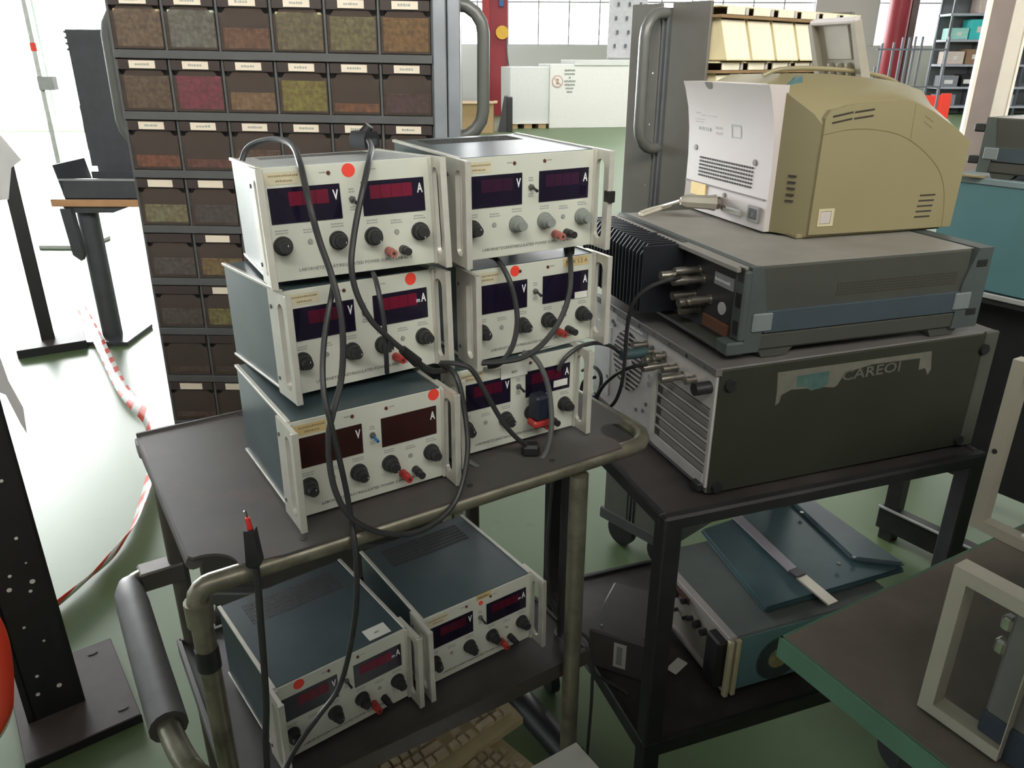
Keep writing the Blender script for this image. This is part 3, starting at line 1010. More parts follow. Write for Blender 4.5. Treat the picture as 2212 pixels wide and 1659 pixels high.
def analyser():
    L, B, H = 0.4665, 0.466, 0.1365
    e = thing('spectrum_analyser', 'grey analyser with blue side strap and black finned heat sink, under the printer', 'analyser', (0.3603, 1.1432, 1.025), R_(17.8))
    analyser_parts(e)
    # recessed rear panel
    rp = MB().box((-0.002, 0.01, 0.004), (0.004, B - 0.01, H - 0.006)).obj('rear_panel', M('analyser_rear_dark', (0.03, 0.03, 0.034), 0.5), e)
    MB().box((-0.02, 0.006, H - 0.008), (0.02, B - 0.006, H), 0.001).obj('rear_overhang', ANTOP, e)
    MB().box((-0.03, 0.03, 0.0), (0.0, 0.30, 0.006), 0.001).obj('rear_ledge', ANGREY, e)
    bl = MB()
    bl.box((-0.03, -0.006, -0.002), (0.002, 0.03, 0.02), 0.003).box((-0.012, -0.006, 0.02), (0.002, 0.022, H - 0.004), 0.003)
    cb = bl.obj('corner_bumper', ANBUMP, e)
    for z in (0.03, 0.075, 0.115):
        MB().box((-0.0135, -0.002, z), (-0.0115, 0.012, z + 0.022)).obj('bumper_recess', BLACKP, cb)
    hs = MB().box((-0.012, 0.188, 0.012), (-0.002, 0.45, H + 0.001)).obj('heat_sink', HEAT, e)
    MB().box((-0.085, 0.186, 0.016), (-0.01, 0.190, H - 0.002), 0.001).obj('end_fin', HEAT, hs)

    def fin():
        b = MB()
        b.prism([(-0.012, 0.010), (-0.08, 0.010), (-0.086, 0.016), (-0.086, H - 0.022), (-0.072, H - 0.004), (-0.012, H - 0.004)], 'y', 0, 0.0034)
        return b.mesh('fin', HEAT)
    for i in range(19):
        put('fin', cached('fin', fin), hs, (0, 0.196 + i * 0.0138, 0.004))
    MB().box((-0.034, 0.27, H - 0.012), (-0.012, 0.275, H + 0.001)).obj('fin_gap', HEAT, hs)
    for y, z, l in ((0.15, 0.092, 0.07), (0.14, 0.10, 0.05), (0.125, 0.088, 0.06), (0.15, 0.055, 0.045), (0.12, 0.052, 0.05), (0.10, 0.06, 0.04), (0.13, 0.035, 0.04)):
        bnc(e, y, z, l, r=0.0062)
    MB().box((-0.004, 0.035, 0.09), (-0.002, 0.09, 0.11)).obj('type_plate', M('plate_mid', (0.30, 0.30, 0.33), 0.5), rp)
    b = MB()
    rowdash(0.045, 0.097, 0.04, 0.005, 6, b, -0.0041, 8, axis='x')
    b.obj('plate_print', WHITEINK, rp)
    MB().cyl((-0.002, 0.062, 0.055), (-0.004, 0.062, 0.055), 0.0105, n=20).obj('white_dot_sticker', M('dot_grey', (0.42, 0.41, 0.42), 0.6), rp)
    MB().box((-0.008, 0.035, 0.014), (-0.002, 0.11, 0.034), 0.001).obj('brown_strip', M('copper_brown', (0.13, 0.055, 0.03), 0.5), rp)
    # mains inlet side with plug
    MB().box((-0.035, 0.455, 0.03), (-0.002, 0.485, 0.08), 0.003).obj('mains_inlet', BLACKP, e)


analyser()


def printer():
    e = thing('laser_printer', 'cream laser printer with curved side cover standing on the analyser', 'printer', (0.475, 1.329, 1.1632), R_(17.63))
    L, B = 0.352, 0.34
    xs = [0.0, 0.03, 0.083, 0.13, 0.174, 0.214, 0.262, 0.31, 0.352]
    prof = {0.0: [0.19, 0.213, 0.224, 0.228, 0.229, 0.224, 0.206, 0.182, 0.154],
            0.012: [0.205, 0.222, 0.232, 0.236, 0.237, 0.232, 0.214, 0.189, 0.158],
            0.06: [0.238, 0.244, 0.246, 0.246, 0.245, 0.243, 0.236, 0.214, 0.172],
            0.085: [0.246, 0.256, 0.262, 0.262, 0.260, 0.257, 0.250, 0.236, 0.196],
            0.12: [0.250, 0.266, 0.266, 0.265, 0.262, 0.258, 0.251, 0.239, 0.200],
            0.28: [0.250, 0.262, 0.262, 0.261, 0.258, 0.254, 0.247, 0.235, 0.196],
            0.34: [0.230, 0.236, 0.236, 0.234, 0.232, 0.228, 0.216, 0.190, 0.156]}
    b = MB()
    ys = sorted(prof)

    def xoff(x, y):     # chamfered corner between rear and side
        return x + (max(0.0, 0.056 - y) * 0.62 if x < 0.02 else (max(0.0, 0.056 - y) * 0.45 if x < 0.05 else 0))
    grid = [[b.bm.verts.new((xoff(x, y), y, prof[y][i])) for i, x in enumerate(xs)] for y in ys]
    base = [[b.bm.verts.new((xoff(x, y) - (0.0 if x < 0.3 else 0.002), y, 0.004)) for i, x in enumerate(xs)] for y in ys]
    n, m = len(ys), len(xs)
    for j in range(n - 1):
        for i in range(m - 1):
            b.bm.faces.new((grid[j][i], grid[j][i + 1], grid[j + 1][i + 1], grid[j + 1][i]))
            b.bm.faces.new((base[j][i], base[j + 1][i], base[j + 1][i + 1], base[j][i + 1]))
        b.bm.faces.new((grid[j][0], grid[j + 1][0], base[j + 1][0], base[j][0]))
        b.bm.faces.new((grid[j][m - 1], base[j][m - 1], base[j + 1][m - 1], grid[j + 1][m - 1]))
    for i in range(m - 1):
        b.bm.faces.new((grid[0][i], base[0][i], base[0][i + 1], grid[0][i + 1]))
        b.bm.faces.new((grid[n - 1][i], grid[n - 1][i + 1], base[n - 1][i + 1], base[n - 1][i]))
    body = b.obj('body', CREAM, e)
    MB().box((0.02, 0.004, 0.0), (L - 0.02, B - 0.004, 0.008), 0.002).obj('base_plate', CREAM, e)
    # side cover, slightly proud, with its arched seam
    side = [(0.036, 0.008), (0.345, 0.006), (0.3475, 0.098), (0.350, 0.154), (0.31, 0.180), (0.262, 0.203), (0.214, 0.220), (0.174, 0.225), (0.13, 0.224), (0.083, 0.220), (0.045, 0.212), (0.0365, 0.20)]
    sc = MB().prism(side, 'y', -0.006, 0.004).obj('side_cover', CREAM, e)
    a = [(0.037, 0.174), (0.07, 0.180), (0.107, 0.182), (0.15, 0.179), (0.19, 0.171), (0.22, 0.159), (0.25, 0.142), (0.28, 0.120), (0.30, 0.098), (0.314, 0.07), (0.322, 0.035), (0.325, 0.008)]
    MB().tube([(x, -0.0056, z) for x, z in a], 0.0013, 6, smooth=3).obj('arched_seam', SEAM, sc)
    MB().tube([(0.214, -0.0056, 0.219), (0.2165, -0.0056, 0.161)], 0.0012, 6).obj('seam', SEAM, sc)
    for k in range(2):
        for h in range(2):
            x0 = 0.05 + h * 0.042
            MB().tube([(x0, -0.0058, 0.192 + h * 0.0062 + (0 if k else 0.010)), (x0 + 0.038, -0.0058, 0.1985 + h * 0.004 + (0 if k else 0.010))], 0.0016, 6).obj('vent_slot', SLOT, sc)
    for k in range(5):
        MB().box((0.258 + 0.0008 * k, -0.0064, 0.026 + k * 0.0095), (0.292 + 0.0008 * k, -0.0055, 0.029 + k * 0.0095)).obj('vent_slot', SLOT, sc)
    for k in range(2):
        MB().tube([(0.238, -0.0058, 0.2005 - k * 0.0098), (0.258, -0.0058, 0.190 - k * 0.0098)], 0.0010, 6).obj('rib', SEAM, sc)
    sq = MB()
    sq.ringprism([(0.05, 0.022), (0.082, 0.022), (0.082, 0.052), (0.05, 0.052)], [(0.054, 0.026), (0.076, 0.026), (0.076, 0.048), (0.054, 0.048)], 'y', -0.0075, -0.0055)
    sq.obj('side_recess', M('recess_cream', (0.50, 0.45, 0.29), 0.5), sc)
    MB().box((0.055, -0.0068, 0.027), (0.0755, -0.0058, 0.047)).obj('recess_plate', CREAMW, sc)
    # vents in the slanted corner
    for k in range(5):
        x, y = 0.024, 0.0155
        MB().box((-0.007, -0.0012, -0.0014), (0.007, 0.0012, 0.0014)).obj('vent_slot', SLOT, body)
        o = body.children[-1]
        o.location = (0.0145, 0.0305, 0.062 + k * 0.0105)
        o.rotation_euler = (0, 0, -math.atan2(0.056, 0.0347))
    # rear panel: concave, flaring towards its top
    rb = MB()
    Zs = [0.004, 0.02, 0.06, 0.11, 0.16, 0.20, 0.235, 0.249]
    X = [-0.010, -0.010, -0.009, -0.009, -0.012, -0.018, -0.028, -0.034]
    rows = []
    for z, x in zip(Zs, X):
        rows.append([rb.bm.verts.new((x, y, z)) for y in (0.058, 0.20, 0.345)] + [rb.bm.verts.new((0.006, y, z)) for y in (0.345, 0.058)])
    for p, q in zip(rows, rows[1:]):
        for i in range(5):
            rb.bm.faces.new((p[i], p[(i + 1) % 5], q[(i + 1) % 5], q[i]))
    rb.bm.faces.new(rows[0][::-1])
    rb.bm.faces.new(rows[-1])
    r = rb.obj('rear_panel', CREAMW, e)
    rx = -0.0105
    for k in range(6):
        z = 0.108 - k * 0.0068
        vb = MB()
        for i in range(22):
            vb.box((rx - 0.0004, 0.112 + i * 0.0085, z - 0.0016), (rx + 0.002, 0.1178 + i * 0.0085, z + 0.0016))
        vb.obj('vent_row', SLOT, r, smooth=False)
    for y, z in ((0.315, 0.125), (0.108, 0.118), (0.195, 0.048)):
        MB().cyl((rx - 0.0006, y, z), (rx + 0.003, y, z), 0.0055 if z > 0.1 else 0.004, n=16).obj('screw_hole', M('hole_brown', (0.10, 0.08, 0.075), 0.6), r)
    MB().box((rx - 0.001, 0.065, 0.057), (rx + 0.003, 0.345, 0.0595)).obj('panel_gap', M('gap_brown', (0.16, 0.13, 0.12), 0.7), r)
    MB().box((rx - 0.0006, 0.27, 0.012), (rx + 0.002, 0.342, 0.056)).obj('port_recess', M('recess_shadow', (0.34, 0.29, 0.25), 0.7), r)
    MB().box((rx - 0.0014, 0.262, 0.034), (rx + 0.001, 0.318, 0.058)).obj('yellow_note', M('note_yellow', (0.80, 0.60, 0.25), 0.7), r)
    s = MB().box((rx - 0.004, 0.073, 0.016), (rx + 0.001, 0.108, 0.044), 0.001).obj('mains_socket', M('socket_grey', (0.20, 0.19, 0.19), 0.5), r)
    MB().box((rx - 0.0046, 0.078, 0.021), (rx - 0.003, 0.103, 0.040), 0.001).obj('socket_hole', BLACKP, s)
    MB().box((rx - 0.0048, 0.089, 0.026), (rx - 0.0044, 0.0915, 0.034)).obj('contact_pin', CHROME, s)
    MB().box((rx - 0.006, 0.125, 0.018), (rx + 0.001, 0.195, 0.030), 0.003).obj('parallel_port', CHROME, r)
    # rating label, printed straight on the concave panel

    def rxz(z):
        for (z0, x0), (z1, x1) in zip(zip(Zs, X), list(zip(Zs, X))[1:]):
            if z0 <= z <= z1:
                return x0 + (x1 - x0) * (z - z0) / (z1 - z0) - 0.0004
        return X[-1]
    b = MB()
    for k, (y0, z, w, h, c) in enumerate(((0.296, 0.190, 0.02, 0.003, 4), (0.235, 0.187, 0.055, 0.0018, 9), (0.282, 0.179, 0.036, 0.0016, 8), (0.285, 0.174, 0.03, 0.0016, 8), (0.222, 0.166, 0.02, 0.0045, 4), (0.222, 0.156, 0.02, 0.0045, 4))):
        rowdash(y0, z, w, h, c, b, rxz(z + h), 40 + k, axis='x')
    b.obj('label_print', M('faint_print', (0.30, 0.275, 0.26), 0.6), r)['kind'] = 'stuff'
    b = MB()
    for i in range(16):
        b.box((rxz(0.166) - 0.0002, 0.262 + i * 0.0027, 0.160), (rxz(0.16) + 0.001, 0.262 + i * 0.0027 + 0.0016 + 0.0008 * (i % 3 == 0), 0.166))
    b.obj('bar_code', GREYINK, r)['kind'] = 'stuff'
    for y0, y1, z0, z1 in ((0.156, 0.188, 0.154, 0.1565), (0.156, 0.188, 0.1745, 0.178), (0.156, 0.1585, 0.1565, 0.1745), (0.1855, 0.188, 0.1565, 0.1745)):
        MB().quad([(rxz(z0), y0, z0), (rxz(z0), y1, z0), (rxz(z1), y1, z1), (rxz(z1), y0, z1)]).obj('label_frame', GREYINK, r)
    b = MB()
    b.quad([(rxz(z) - 0.0003, y, z) for y, z in ((0.239, 0.2488), (0.264, 0.2488), (0.262, 0.2415), (0.2575, 0.2375), (0.2515, 0.2362), (0.2455, 0.2375), (0.241, 0.2415))])
    b.obj('finger_notch', M('notch_grey', (0.14, 0.125, 0.115), 0.6), r)
    # lid, dark green lever, paper support
    MB().tube([(0.0, 0.13, 0.262), (0.03, 0.128, 0.272), (0.10, 0.127, 0.274), (0.2, 0.127, 0.268), (0.28, 0.127, 0.252), (0.345, 0.127, 0.216)], 0.004, 8, smooth=3).obj('lid_edge', CREAM, e)
    MB().prism([(0.004, 0.244), (0.04, 0.262), (0.043, 0.248), (0.03, 0.243)], 'y', 0.074, 0.092).obj('release_lever', M('lever_green', (0.06, 0.13, 0.14), 0.5), e)
    ps = put('paper_support', None, e, (0.205, 0.172, 0.250), (R_(20), 0, R_(-90)))
    W2, T2 = 0.066, 0.108
    MB().prism([(-W2, 0), (W2, 0), (W2 - 0.006, T2), (-W2 + 0.004, T2)], 'y', 0, 0.006).obj('support_plate', CREAMD, ps)
    for x in (-W2, W2 - 0.016):
        MB().prism([(x, 0), (x + 0.016, 0), (x + 0.013, T2), (x + 0.003, T2)], 'y', -0.012, 0.004).obj('support_rail', CREAMD, ps)
    for x in (-0.028, -0.004, 0.02):
        MB().box((x, -0.009, 0.0), (x + 0.006, 0.002, 0.036), 0.001).obj('support_rib', CREAMD, ps)
    MB().box((-0.032, -0.003, 0.042), (0.034, 0.001, 0.106), 0.001).obj('inner_plate', M('tray_inner', (0.36, 0.335, 0.28), 0.5), ps)
    MB().box((-W2 + 0.004, -0.010, T2 - 0.004), (W2 - 0.006, 0.006, T2 + 0.006), 0.003).obj('support_top', CREAMW, ps)


printer()


# ================================================================== CABLES
def cable(label, pts, r=0.0042, mat=None, name='black_cable', n=8, k=5):
    return tag(MB().tube(pts, r, n, smooth=k).obj(name, mat or RUBBER), label, 'cable')


cw = lambda L: [oncart(u, v, b) for u, v, b in L]
cable('thick black cable arching over the pale grey power supply and looping below the stack', cw([(522, 350, 0.27), (533, 322, 0.27), (560, 306, 0.25), (600, 301, 0.21), (632, 315, 0.165), (650, 360, 0.11), (668, 440, 0.072), (690, 520, 0.062), (714, 588, 0.052),
      (733, 660, 0.038), (741, 740, 0.028), (737, 820, 0.02), (722, 880, 0.006), (710, 940, 0.0), (713, 1010, -0.006), (728, 1070, -0.014), (760, 1120, -0.022), (820, 1150, -0.027), (890, 1152, -0.027), (950, 1122, -0.02), (990, 1070, -0.008),
      (1010, 980, 0.012), (1004, 890, 0.035), (985, 812, 0.055), (952, 786, 0.095)]), 0.0039)
k2 = cw([(792, 296, 0.215), (802, 318, 0.16), (797, 345, 0.105), (786, 400, 0.075), (773, 460, 0.065), (763, 520, 0.058), (759, 575, 0.05), (770, 632, 0.045), (800, 690, 0.04), (840, 730, 0.04), (872, 757, 0.042)])
c2 = cable('thick black cable hanging from the plug over the pale grey power supply', k2, 0.0038)
MB().tube([oncart(869, 755, 0.042), oncart(902, 783, 0.045)], [0.0058, 0.0075], 10).obj('plug_boot', BLACKP, c2)
MB().tube([oncart(900, 781, 0.045), oncart(930, 800, 0.055), oncart(962, 800, 0.085)], 0.0042, 8, smooth=4).obj('plug_tail', RUBBER, c2)


def plug_on_top():
    p = oncart(790, 318, 0.215)
    e = thing('mains_plug', 'black mains plug lying on the pale grey power supply', 'plug', (p.x, p.y, p.z), CYAW + 0.3)
    MB().prism([(-0.013, 0.0), (0.013, 0.0), (0.013, 0.014), (0.009, 0.021), (-0.009, 0.021), (-0.013, 0.014)], 'y', -0.014, 0.018).obj('plug_body', BLACKP, e)
    MB().box((-0.008, -0.0145, 0.004), (0.008, -0.0135, 0.012)).obj('plug_face', CHARC, e)
    MB().cyl((0, 0.0, 0.018), (0.004, -0.006, 0.028), 0.0085, 0.006, 10).obj('strain_relief', BLACKP, e)


plug_on_top()
cable('black cable hanging from under the pale grey unit down to the lower shelf', cw([(722, 606, 0.075), (714, 650, 0.052), (702, 720, 0.04), (697, 790, 0.028), (700, 850, 0.012), (712, 905, 0.0), (722, 945, -0.002), (735, 1000, -0.002), (748, 1060, 0.0), (758, 1120, -0.006),
      (768, 1190, -0.022), (771, 1270, -0.024), (766, 1340, -0.016), (752, 1420, 0.0), (730, 1490, 0.004), (690, 1545, -0.004), (650, 1600, -0.012), (622, 1650, -0.02), (600, 1720, -0.03)]), 0.0037)
cable('short black cable hanging in front of the mA display', cw([(806, 590, 0.105), (812, 606, 0.072), (822, 650, 0.055), (830, 700, 0.05), (834, 760, 0.05), (836, 805, 0.07)]), 0.0033)


def test_lead():
    z = 0.0
    top = oncart(540, 1142, -0.024)
    bot = oncart(552, 1222, -0.024)
    e = thing('test_lead', 'test lead with black plug and red tip hooked over the cart rail', 'test lead', (0, 0, 0))
    d = (bot - top)
    MB().tube([top, top + d * 0.35, top + d * 0.9, bot], [0.0085, 0.0095, 0.0115, 0.008], 4).obj('plug_body', BLACKP, e)
    MB().cyl(top, oncart(534, 1118, -0.024), 0.0034, 0.0028, 10).obj('red_sleeve', M('red_tip', (0.75, 0.04, 0.03), 0.4), e)
    MB().tube([oncart(534, 1118, -0.024), oncart(531, 1106, -0.024), oncart(527, 1104, -0.024)], 0.0012, 6).obj('tip_pin', CHROME, e)
    MB().tube(cw([(552, 1222, -0.024), (557, 1260, -0.025), (562, 1330, -0.024), (569, 1420, -0.024), (575, 1520, -0.026), (574, 1600, -0.03), (580, 1700, -0.04)]), 0.0044, 8, smooth=5).obj('lead_cable', RUBBER, e)


test_lead()
cable('black cable drooping from the top of the sticker unit past its volt display', cw([(1055, 552, 0.13), (1075, 562, 0.10), (1098, 600, 0.075), (1113, 650, 0.066), (1117, 700, 0.06), (1106, 750, 0.056), (1080, 785, 0.06), (1056, 792, 0.075)]), 0.0038)
cable('black cable crossing the yellow MAX 1.2 A sticker', cw([(1222, 532, 0.14), (1230, 545, 0.10), (1233, 600, 0.07), (1226, 650, 0.06), (1205, 700, 0.055), (1170, 745, 0.05), (1130, 772, 0.05), (1080, 782, 0.055), (1040, 784, 0.065)]), 0.004)
c5 = cable('black cable slanting down past the 40V note to a plug on the tray', cw([(952, 784, 0.075), (990, 786, 0.055), (1020, 800, 0.045), (1050, 850, 0.04), (1085, 910, 0.035), (1115, 945, 0.035), (1135, 960, 0.04)]), 0.0037)
pp = oncart(1146, 962, 0.045)
MB().box((pp.x - 0.014, pp.y - 0.011, 0.8985), (pp.x + 0.014, pp.y + 0.011, 0.917), 0.004).obj('plug_body', BLACKP, c5)
cable('grey cable in a wide loop hanging from the 40V unit onto the tray', cw([(1130, 762, 0.075), (1152, 770, 0.06), (1172, 800, 0.05), (1187, 850, 0.045), (1191, 920, 0.035), (1180, 975, 0.03), (1150, 1008, 0.03), (1100, 1022, 0.035), (1050, 1018, 0.05), (1010, 995, 0.07)]), 0.0042, RUBBERG)
b = MB()
p = oncart(1166, 880, 0.055)
pl = thing('banana_plug', 'dark blue black plug in the red terminal of the 40V unit', 'plug', (p.x, p.y, p.z), CYAW)
MB().box((-0.013, -0.012, -0.018), (0.013, 0.014, 0.022), 0.004).obj('plug_body', M('plug_navy', (0.012, 0.016, 0.03), 0.45), pl)
MB().box((-0.014, -0.008, -0.032), (0.016, 0.016, -0.019), 0.004).obj('plug_base', REDP, pl)
cable('black cable arching from the 40V unit across to the computer', cw([(1205, 800, 0.075), (1222, 772, 0.07), (1255, 748, 0.07), (1290, 741, 0.10), (1320, 748, 0.14), (1338, 762, 0.18)]), 0.0035)
cable('thin silver cable stretched between the stack and the 40V unit', cw([(1120, 768, 0.09), (1180, 752, 0.08), (1235, 738, 0.075), (1260, 738, 0.08)]), 0.0016, M('cable_silver', (0.35, 0.35, 0.33), 0.4), 'thin_cable')


def rearplane(u, v, off):
    c, s = math.cos(R_(19.56)), math.sin(R_(19.56))
    n = Vector((c, s, 0))
    return onplane(u, v, Vector((0.3194, 1.1051, 0.79)) + n * off, n)


cable('shiny black cable looping from the analyser down past the computer fan', [rearplane(u, v, o) for u, v, o in ((1478, 598, 0.02), (1440, 606, -0.03), (1400, 622, -0.06), (1370, 652, -0.075), (1356, 700, -0.075), (1350, 770, -0.07), (1343, 830, -0.065), (1325, 872, -0.06),
      (1298, 884, -0.058), (1288, 870, -0.058), (1300, 838, -0.06), (1332, 808, -0.065), (1368, 792, -0.06), (1398, 787, -0.045))], 0.0034, M('cable_shiny', (0.03, 0.03, 0.03), 0.2))
cable('coil of black cable beside the computer on the tray', [rearplane(u, v, o) for u, v, o in ((1258, 800, -0.04), (1282, 792, -0.05), (1298, 812, -0.05), (1294, 845, -0.05), (1275, 862, -0.05), (1256, 850, -0.05), (1262, 822, -0.05), (1285, 815, -0.05))], 0.0035)


def printer_cable():
    c, s = math.cos(R_(17.63)), math.sin(R_(17.63))
    n = Vector((c, s, 0))
    o = Vector((0.475, 1.329, 1.1632))
    Rr = lambda u, v, k: onplane(u, v, o + n * k, n)
    p0, p1 = Rr(1545, 438, -0.02), Rr(1470, 434, -0.085)
    e = thing('printer_cable', 'beige printer cable with a long plug behind the printer', 'cable', (0, 0, 0))
    d = (p1 - p0)
    MB().tube([p0, p0 + d * 0.2, p0 + d * 0.85, p1], [0.016, 0.0135, 0.013, 0.008], 8).obj('plug_shell', CREAMD, e)
    MB().tube([p0 - d * 0.12, p0], 0.012, 8).obj('plug_collar', M('plug_brown', (0.12, 0.08, 0.065), 0.5), e)
    zt = 1.1665
    q = [p1, onz(1440, 443, zt + 0.012), onz(1405, 452, zt), onz(1384, 460, zt), onz(1388, 464, zt), onz(1415, 455, zt), onz(1450, 442, zt + 0.01)]
    MB().tube(q, 0.0036, 8, smooth=5).obj('cable_run', M('cable_beige', (0.52, 0.48, 0.40), 0.45), e)


printer_cable()
cable('thin black cable hanging behind the cart leg to the floor', [cartw(0.575, 0.09, 0.86), cartw(0.562, 0.085, 0.78), cartw(0.553, 0.08, 0.66), cartw(0.565, 0.075, 0.56), cartw(0.59, 0.06, 0.52), cartw(0.618, 0.03, 0.49), cartw(0.612, 0.012, 0.4), cartw(0.60, 0.0, 0.3), cartw(0.59, -0.01, 0.18), cartw(0.60, -0.02, 0.01), cartw(0.62, -0.06, 0.006)], 0.003)
cable('black cable curling from the trolley shelf near the black box', [onz(1262, 1432, 0.33), onz(1275, 1450, 0.34), onz(1292, 1462, 0.33), onz(1312, 1472, 0.316), onz(1330, 1482, 0.31), onz(1360, 1500, 0.31)], 0.0035)


# ================================================================== ON THE TROLLEY'S LOWER SHELF
def lower_instrument():
    e = thing('rack_instrument', 'teal sided instrument with round fan grille on the trolley lower shelf', 'instrument', (0.4204, 1.1553, 0.314), R_(19.85))
    L, B, H = 0.38, 0.294, 0.137
    MB().box((0.0, 0.0, 0.006), (L, B, H), 0.003).obj('housing', INSTTOP, e)
    sd = MB().box((0.012, -0.002, 0.008), (L - 0.004, 0.003, H - 0.003), 0.001).obj('side_panel', INSTT, e)
    cx, cz = 0.108, 0.06
    f = MB().cyl((cx, -0.0018, cz), (cx, -0.003, cz), 0.052, n=36).obj('fan_grille', M('grille_dark', (0.05, 0.085, 0.09), 0.6), sd)
    b = MB()
    for i in range(-9, 10):
        for j in range(-9, 10):
            x, z = i * 0.0056 + (0.0028 if j % 2 else 0), j * 0.0054
            if 0.026 < math.hypot(x, z) < 0.050:
                b.box((cx + x - 0.0015, -0.0034, cz + z - 0.0015), (cx + x + 0.0015, -0.0028, cz + z + 0.0015))
    h = b.obj('grille_holes', SLOT, sd, smooth=False)
    h['kind'] = 'stuff'
    MB().cyl((cx, -0.0028, cz), (cx, -0.0038, cz), 0.024, n=28).obj('fan_hub', M('hub_yellow', (0.30, 0.27, 0.12), 0.6, var=0.25, scale=120), sd)
    for x in (-0.014, 0.002):
        MB().box((x, -0.008, 0.0), (x + 0.010, 0.004, H - 0.004), 0.002).obj('rear_foot', M('foot_cream', (0.52, 0.47, 0.30), 0.5), e)
    r = MB().box((-0.003, 0.012, 0.012), (0.003, B - 0.004, H - 0.012)).obj('rear_panel', M('instr_rear', (0.34, 0.31, 0.27), 0.5), e)
    MB().box((-0.012, 0.0, H - 0.012), (0.006, B, H + 0.001), 0.002).obj('rear_edge', M('instr_edge', (0.35, 0.32, 0.31), 0.45), e)
    MB().box((-0.012, 0.0, 0.004), (0.006, B, 0.014), 0.002).obj('rear_edge', M('instr_edge', (0.35, 0.32, 0.31), 0.45), e)
    MB().box((-0.03, 0.006, 0.014), (0.0, 0.05, H - 0.012), 0.004).obj('corner_guard', BLACKP, e)
    for i, (y, z, rr) in enumerate(((0.11, 0.085, 0.008), (0.135, 0.08, 0.005), (0.15, 0.07, 0.004), (0.085, 0.085, 0.007), (0.16, 0.105, 0.006), (0.2, 0.095, 0.010), (0.19, 0.06, 0.004))):
        MB().cyl((-0.002, y, z), (-0.016, y, z), rr, n=12).obj('socket', BLACKP, r)
    MB().box((-0.005, 0.15, 0.10), (-0.002, 0.235, 0.116)).obj('slot_strip', M('strip_redbrown', (0.10, 0.04, 0.035), 0.5), r)


lower_instrument()


def pouch():
    z = 0.456
    e = thing('vinyl_pouch', 'blue vinyl document pouch with flap lying on the teal sided instrument', 'pouch', (0, 0, 0))
    P = {k: onz(u, v, z) for k, (u, v) in dict(nl=(1512, 1150), nb=(1652, 1325), rt=(1955, 1236), ft=(1730, 1076), f1=(1694, 1084), f2=(1838, 1222), fs=(1640, 1100)).items()}

    def slab(keys, z0, z1, nm, mt):
        b = MB()
        b.prism([(P[k].x, P[k].y) if isinstance(k, str) else k for k in keys], 'z', z0, z1)
        bmesh.ops.bevel(b.bm, geom=b.bm.edges[:], offset=0.005, segments=2, affect='EDGES')
        return b.obj(nm, mt, e)
    slab(['nb', 'rt', 'ft', 'nl'], z - 0.0035, z + 0.010, 'pouch_body', VINYL)
    f2, rt, ft, f1 = P['f2'], P['rt'], P['ft'], P['f1']
    fl = slab([f2, rt, ft, f1] and ['f2', 'rt', 'ft', 'f1'], z + 0.010, z + 0.021, 'pouch_flap', VINYLL)
    for u, v in ((1732, 1108), (1845, 1205), (1812, 1218)):
        p = onz(u, v, z + 0.021)
        MB().cyl((p.x, p.y, z + 0.0195), (p.x, p.y, z + 0.0235), 0.0045, n=12).obj('snap_button', CHROME, fl)
    e2 = thing('carry_strap', 'grey metal carry strap lying across the blue vinyl pouch', 'strap', (0, 0, 0))
    a, m, b_ = onz(1582, 1108, z + 0.016), onz(1712, 1232, z + 0.020), onz(1800, 1306, z + 0.022)
    w = Vector((0.011, 0.006, 0))

    def strip(p, q, nm, mt, t=0.003):
        b = MB()
        for s in (0, t):
            pass
        v = [p - w, p + w, q + w, q - w]
        A = [b.bm.verts.new(x) for x in v]
        B = [b.bm.verts.new(x + Vector((0, 0, t))) for x in v]
        b.bm.faces.new(A)
        b.bm.faces.new(B[::-1])
        for i in range(4):
            b.bm.faces.new((A[i], A[(i + 1) % 4], B[(i + 1) % 4], B[i]))
        return b.obj(nm, mt, e2)
    strip(a, m, 'strap_band', STRAP)
    strip(m - Vector((0, 0, 0.0015)), m + (b_ - m) * 0.22, 'strap_loop', BLACKP, 0.006)
    strip(m + (b_ - m) * 0.2, b_, 'strap_end', M('strap_silver', (0.62, 0.58, 0.48), 0.3, 0.7), 0.004)


pouch()


def black_box():
    z = 0.3065
    p0 = onz(1268, 1436, z)
    p1 = onz(1400, 1478, z)
    d = p1 - p0
    yaw = math.atan2(d.y, d.x)
    e = thing('black_power_pack', 'black box with white barcode label on the trolley lower shelf', 'box', (p0.x, p0.y, z), yaw)
    L = d.length
    MB().box((0, 0, 0), (L, 0.17, 0.092), 0.004).obj('housing', M('power_pack_black', (0.055, 0.05, 0.048), 0.5), e)
    lb = MB().box((L * 0.42, -0.0006, 0.018), (L * 0.62, 0.001, 0.078), 0.0002).obj('barcode_label', M('label_grey', (0.42, 0.42, 0.40), 0.6), e)
    b = MB()
    for i in range(22):
        b.box((L * 0.47, -0.0009, 0.026 + i * 0.002), (L * 0.56, -0.0005, 0.026 + i * 0.002 + 0.0007 + 0.0006 * (i % 3 == 0)))
    b.obj('bar_code', DARKINK, lb)
    for x in (0.02, L - 0.02):
        MB().cyl((x, 0.02, 0.0915), (x, 0.02, 0.094), 0.003, n=10).obj('screw', CHROME, e)


black_box()
_p = onz(1462, 1440, 0.3065)
tag(MB().box((-0.022, -0.012, 0), (0.022, 0.012, 0.004), 0.0015, mat=Matrix.Translation(_p) @ Matrix.Rotation(0.8, 4, 'Z')).obj('white_tag', PAPER), 'small white plastic tag lying on the trolley lower shelf', 'tag')


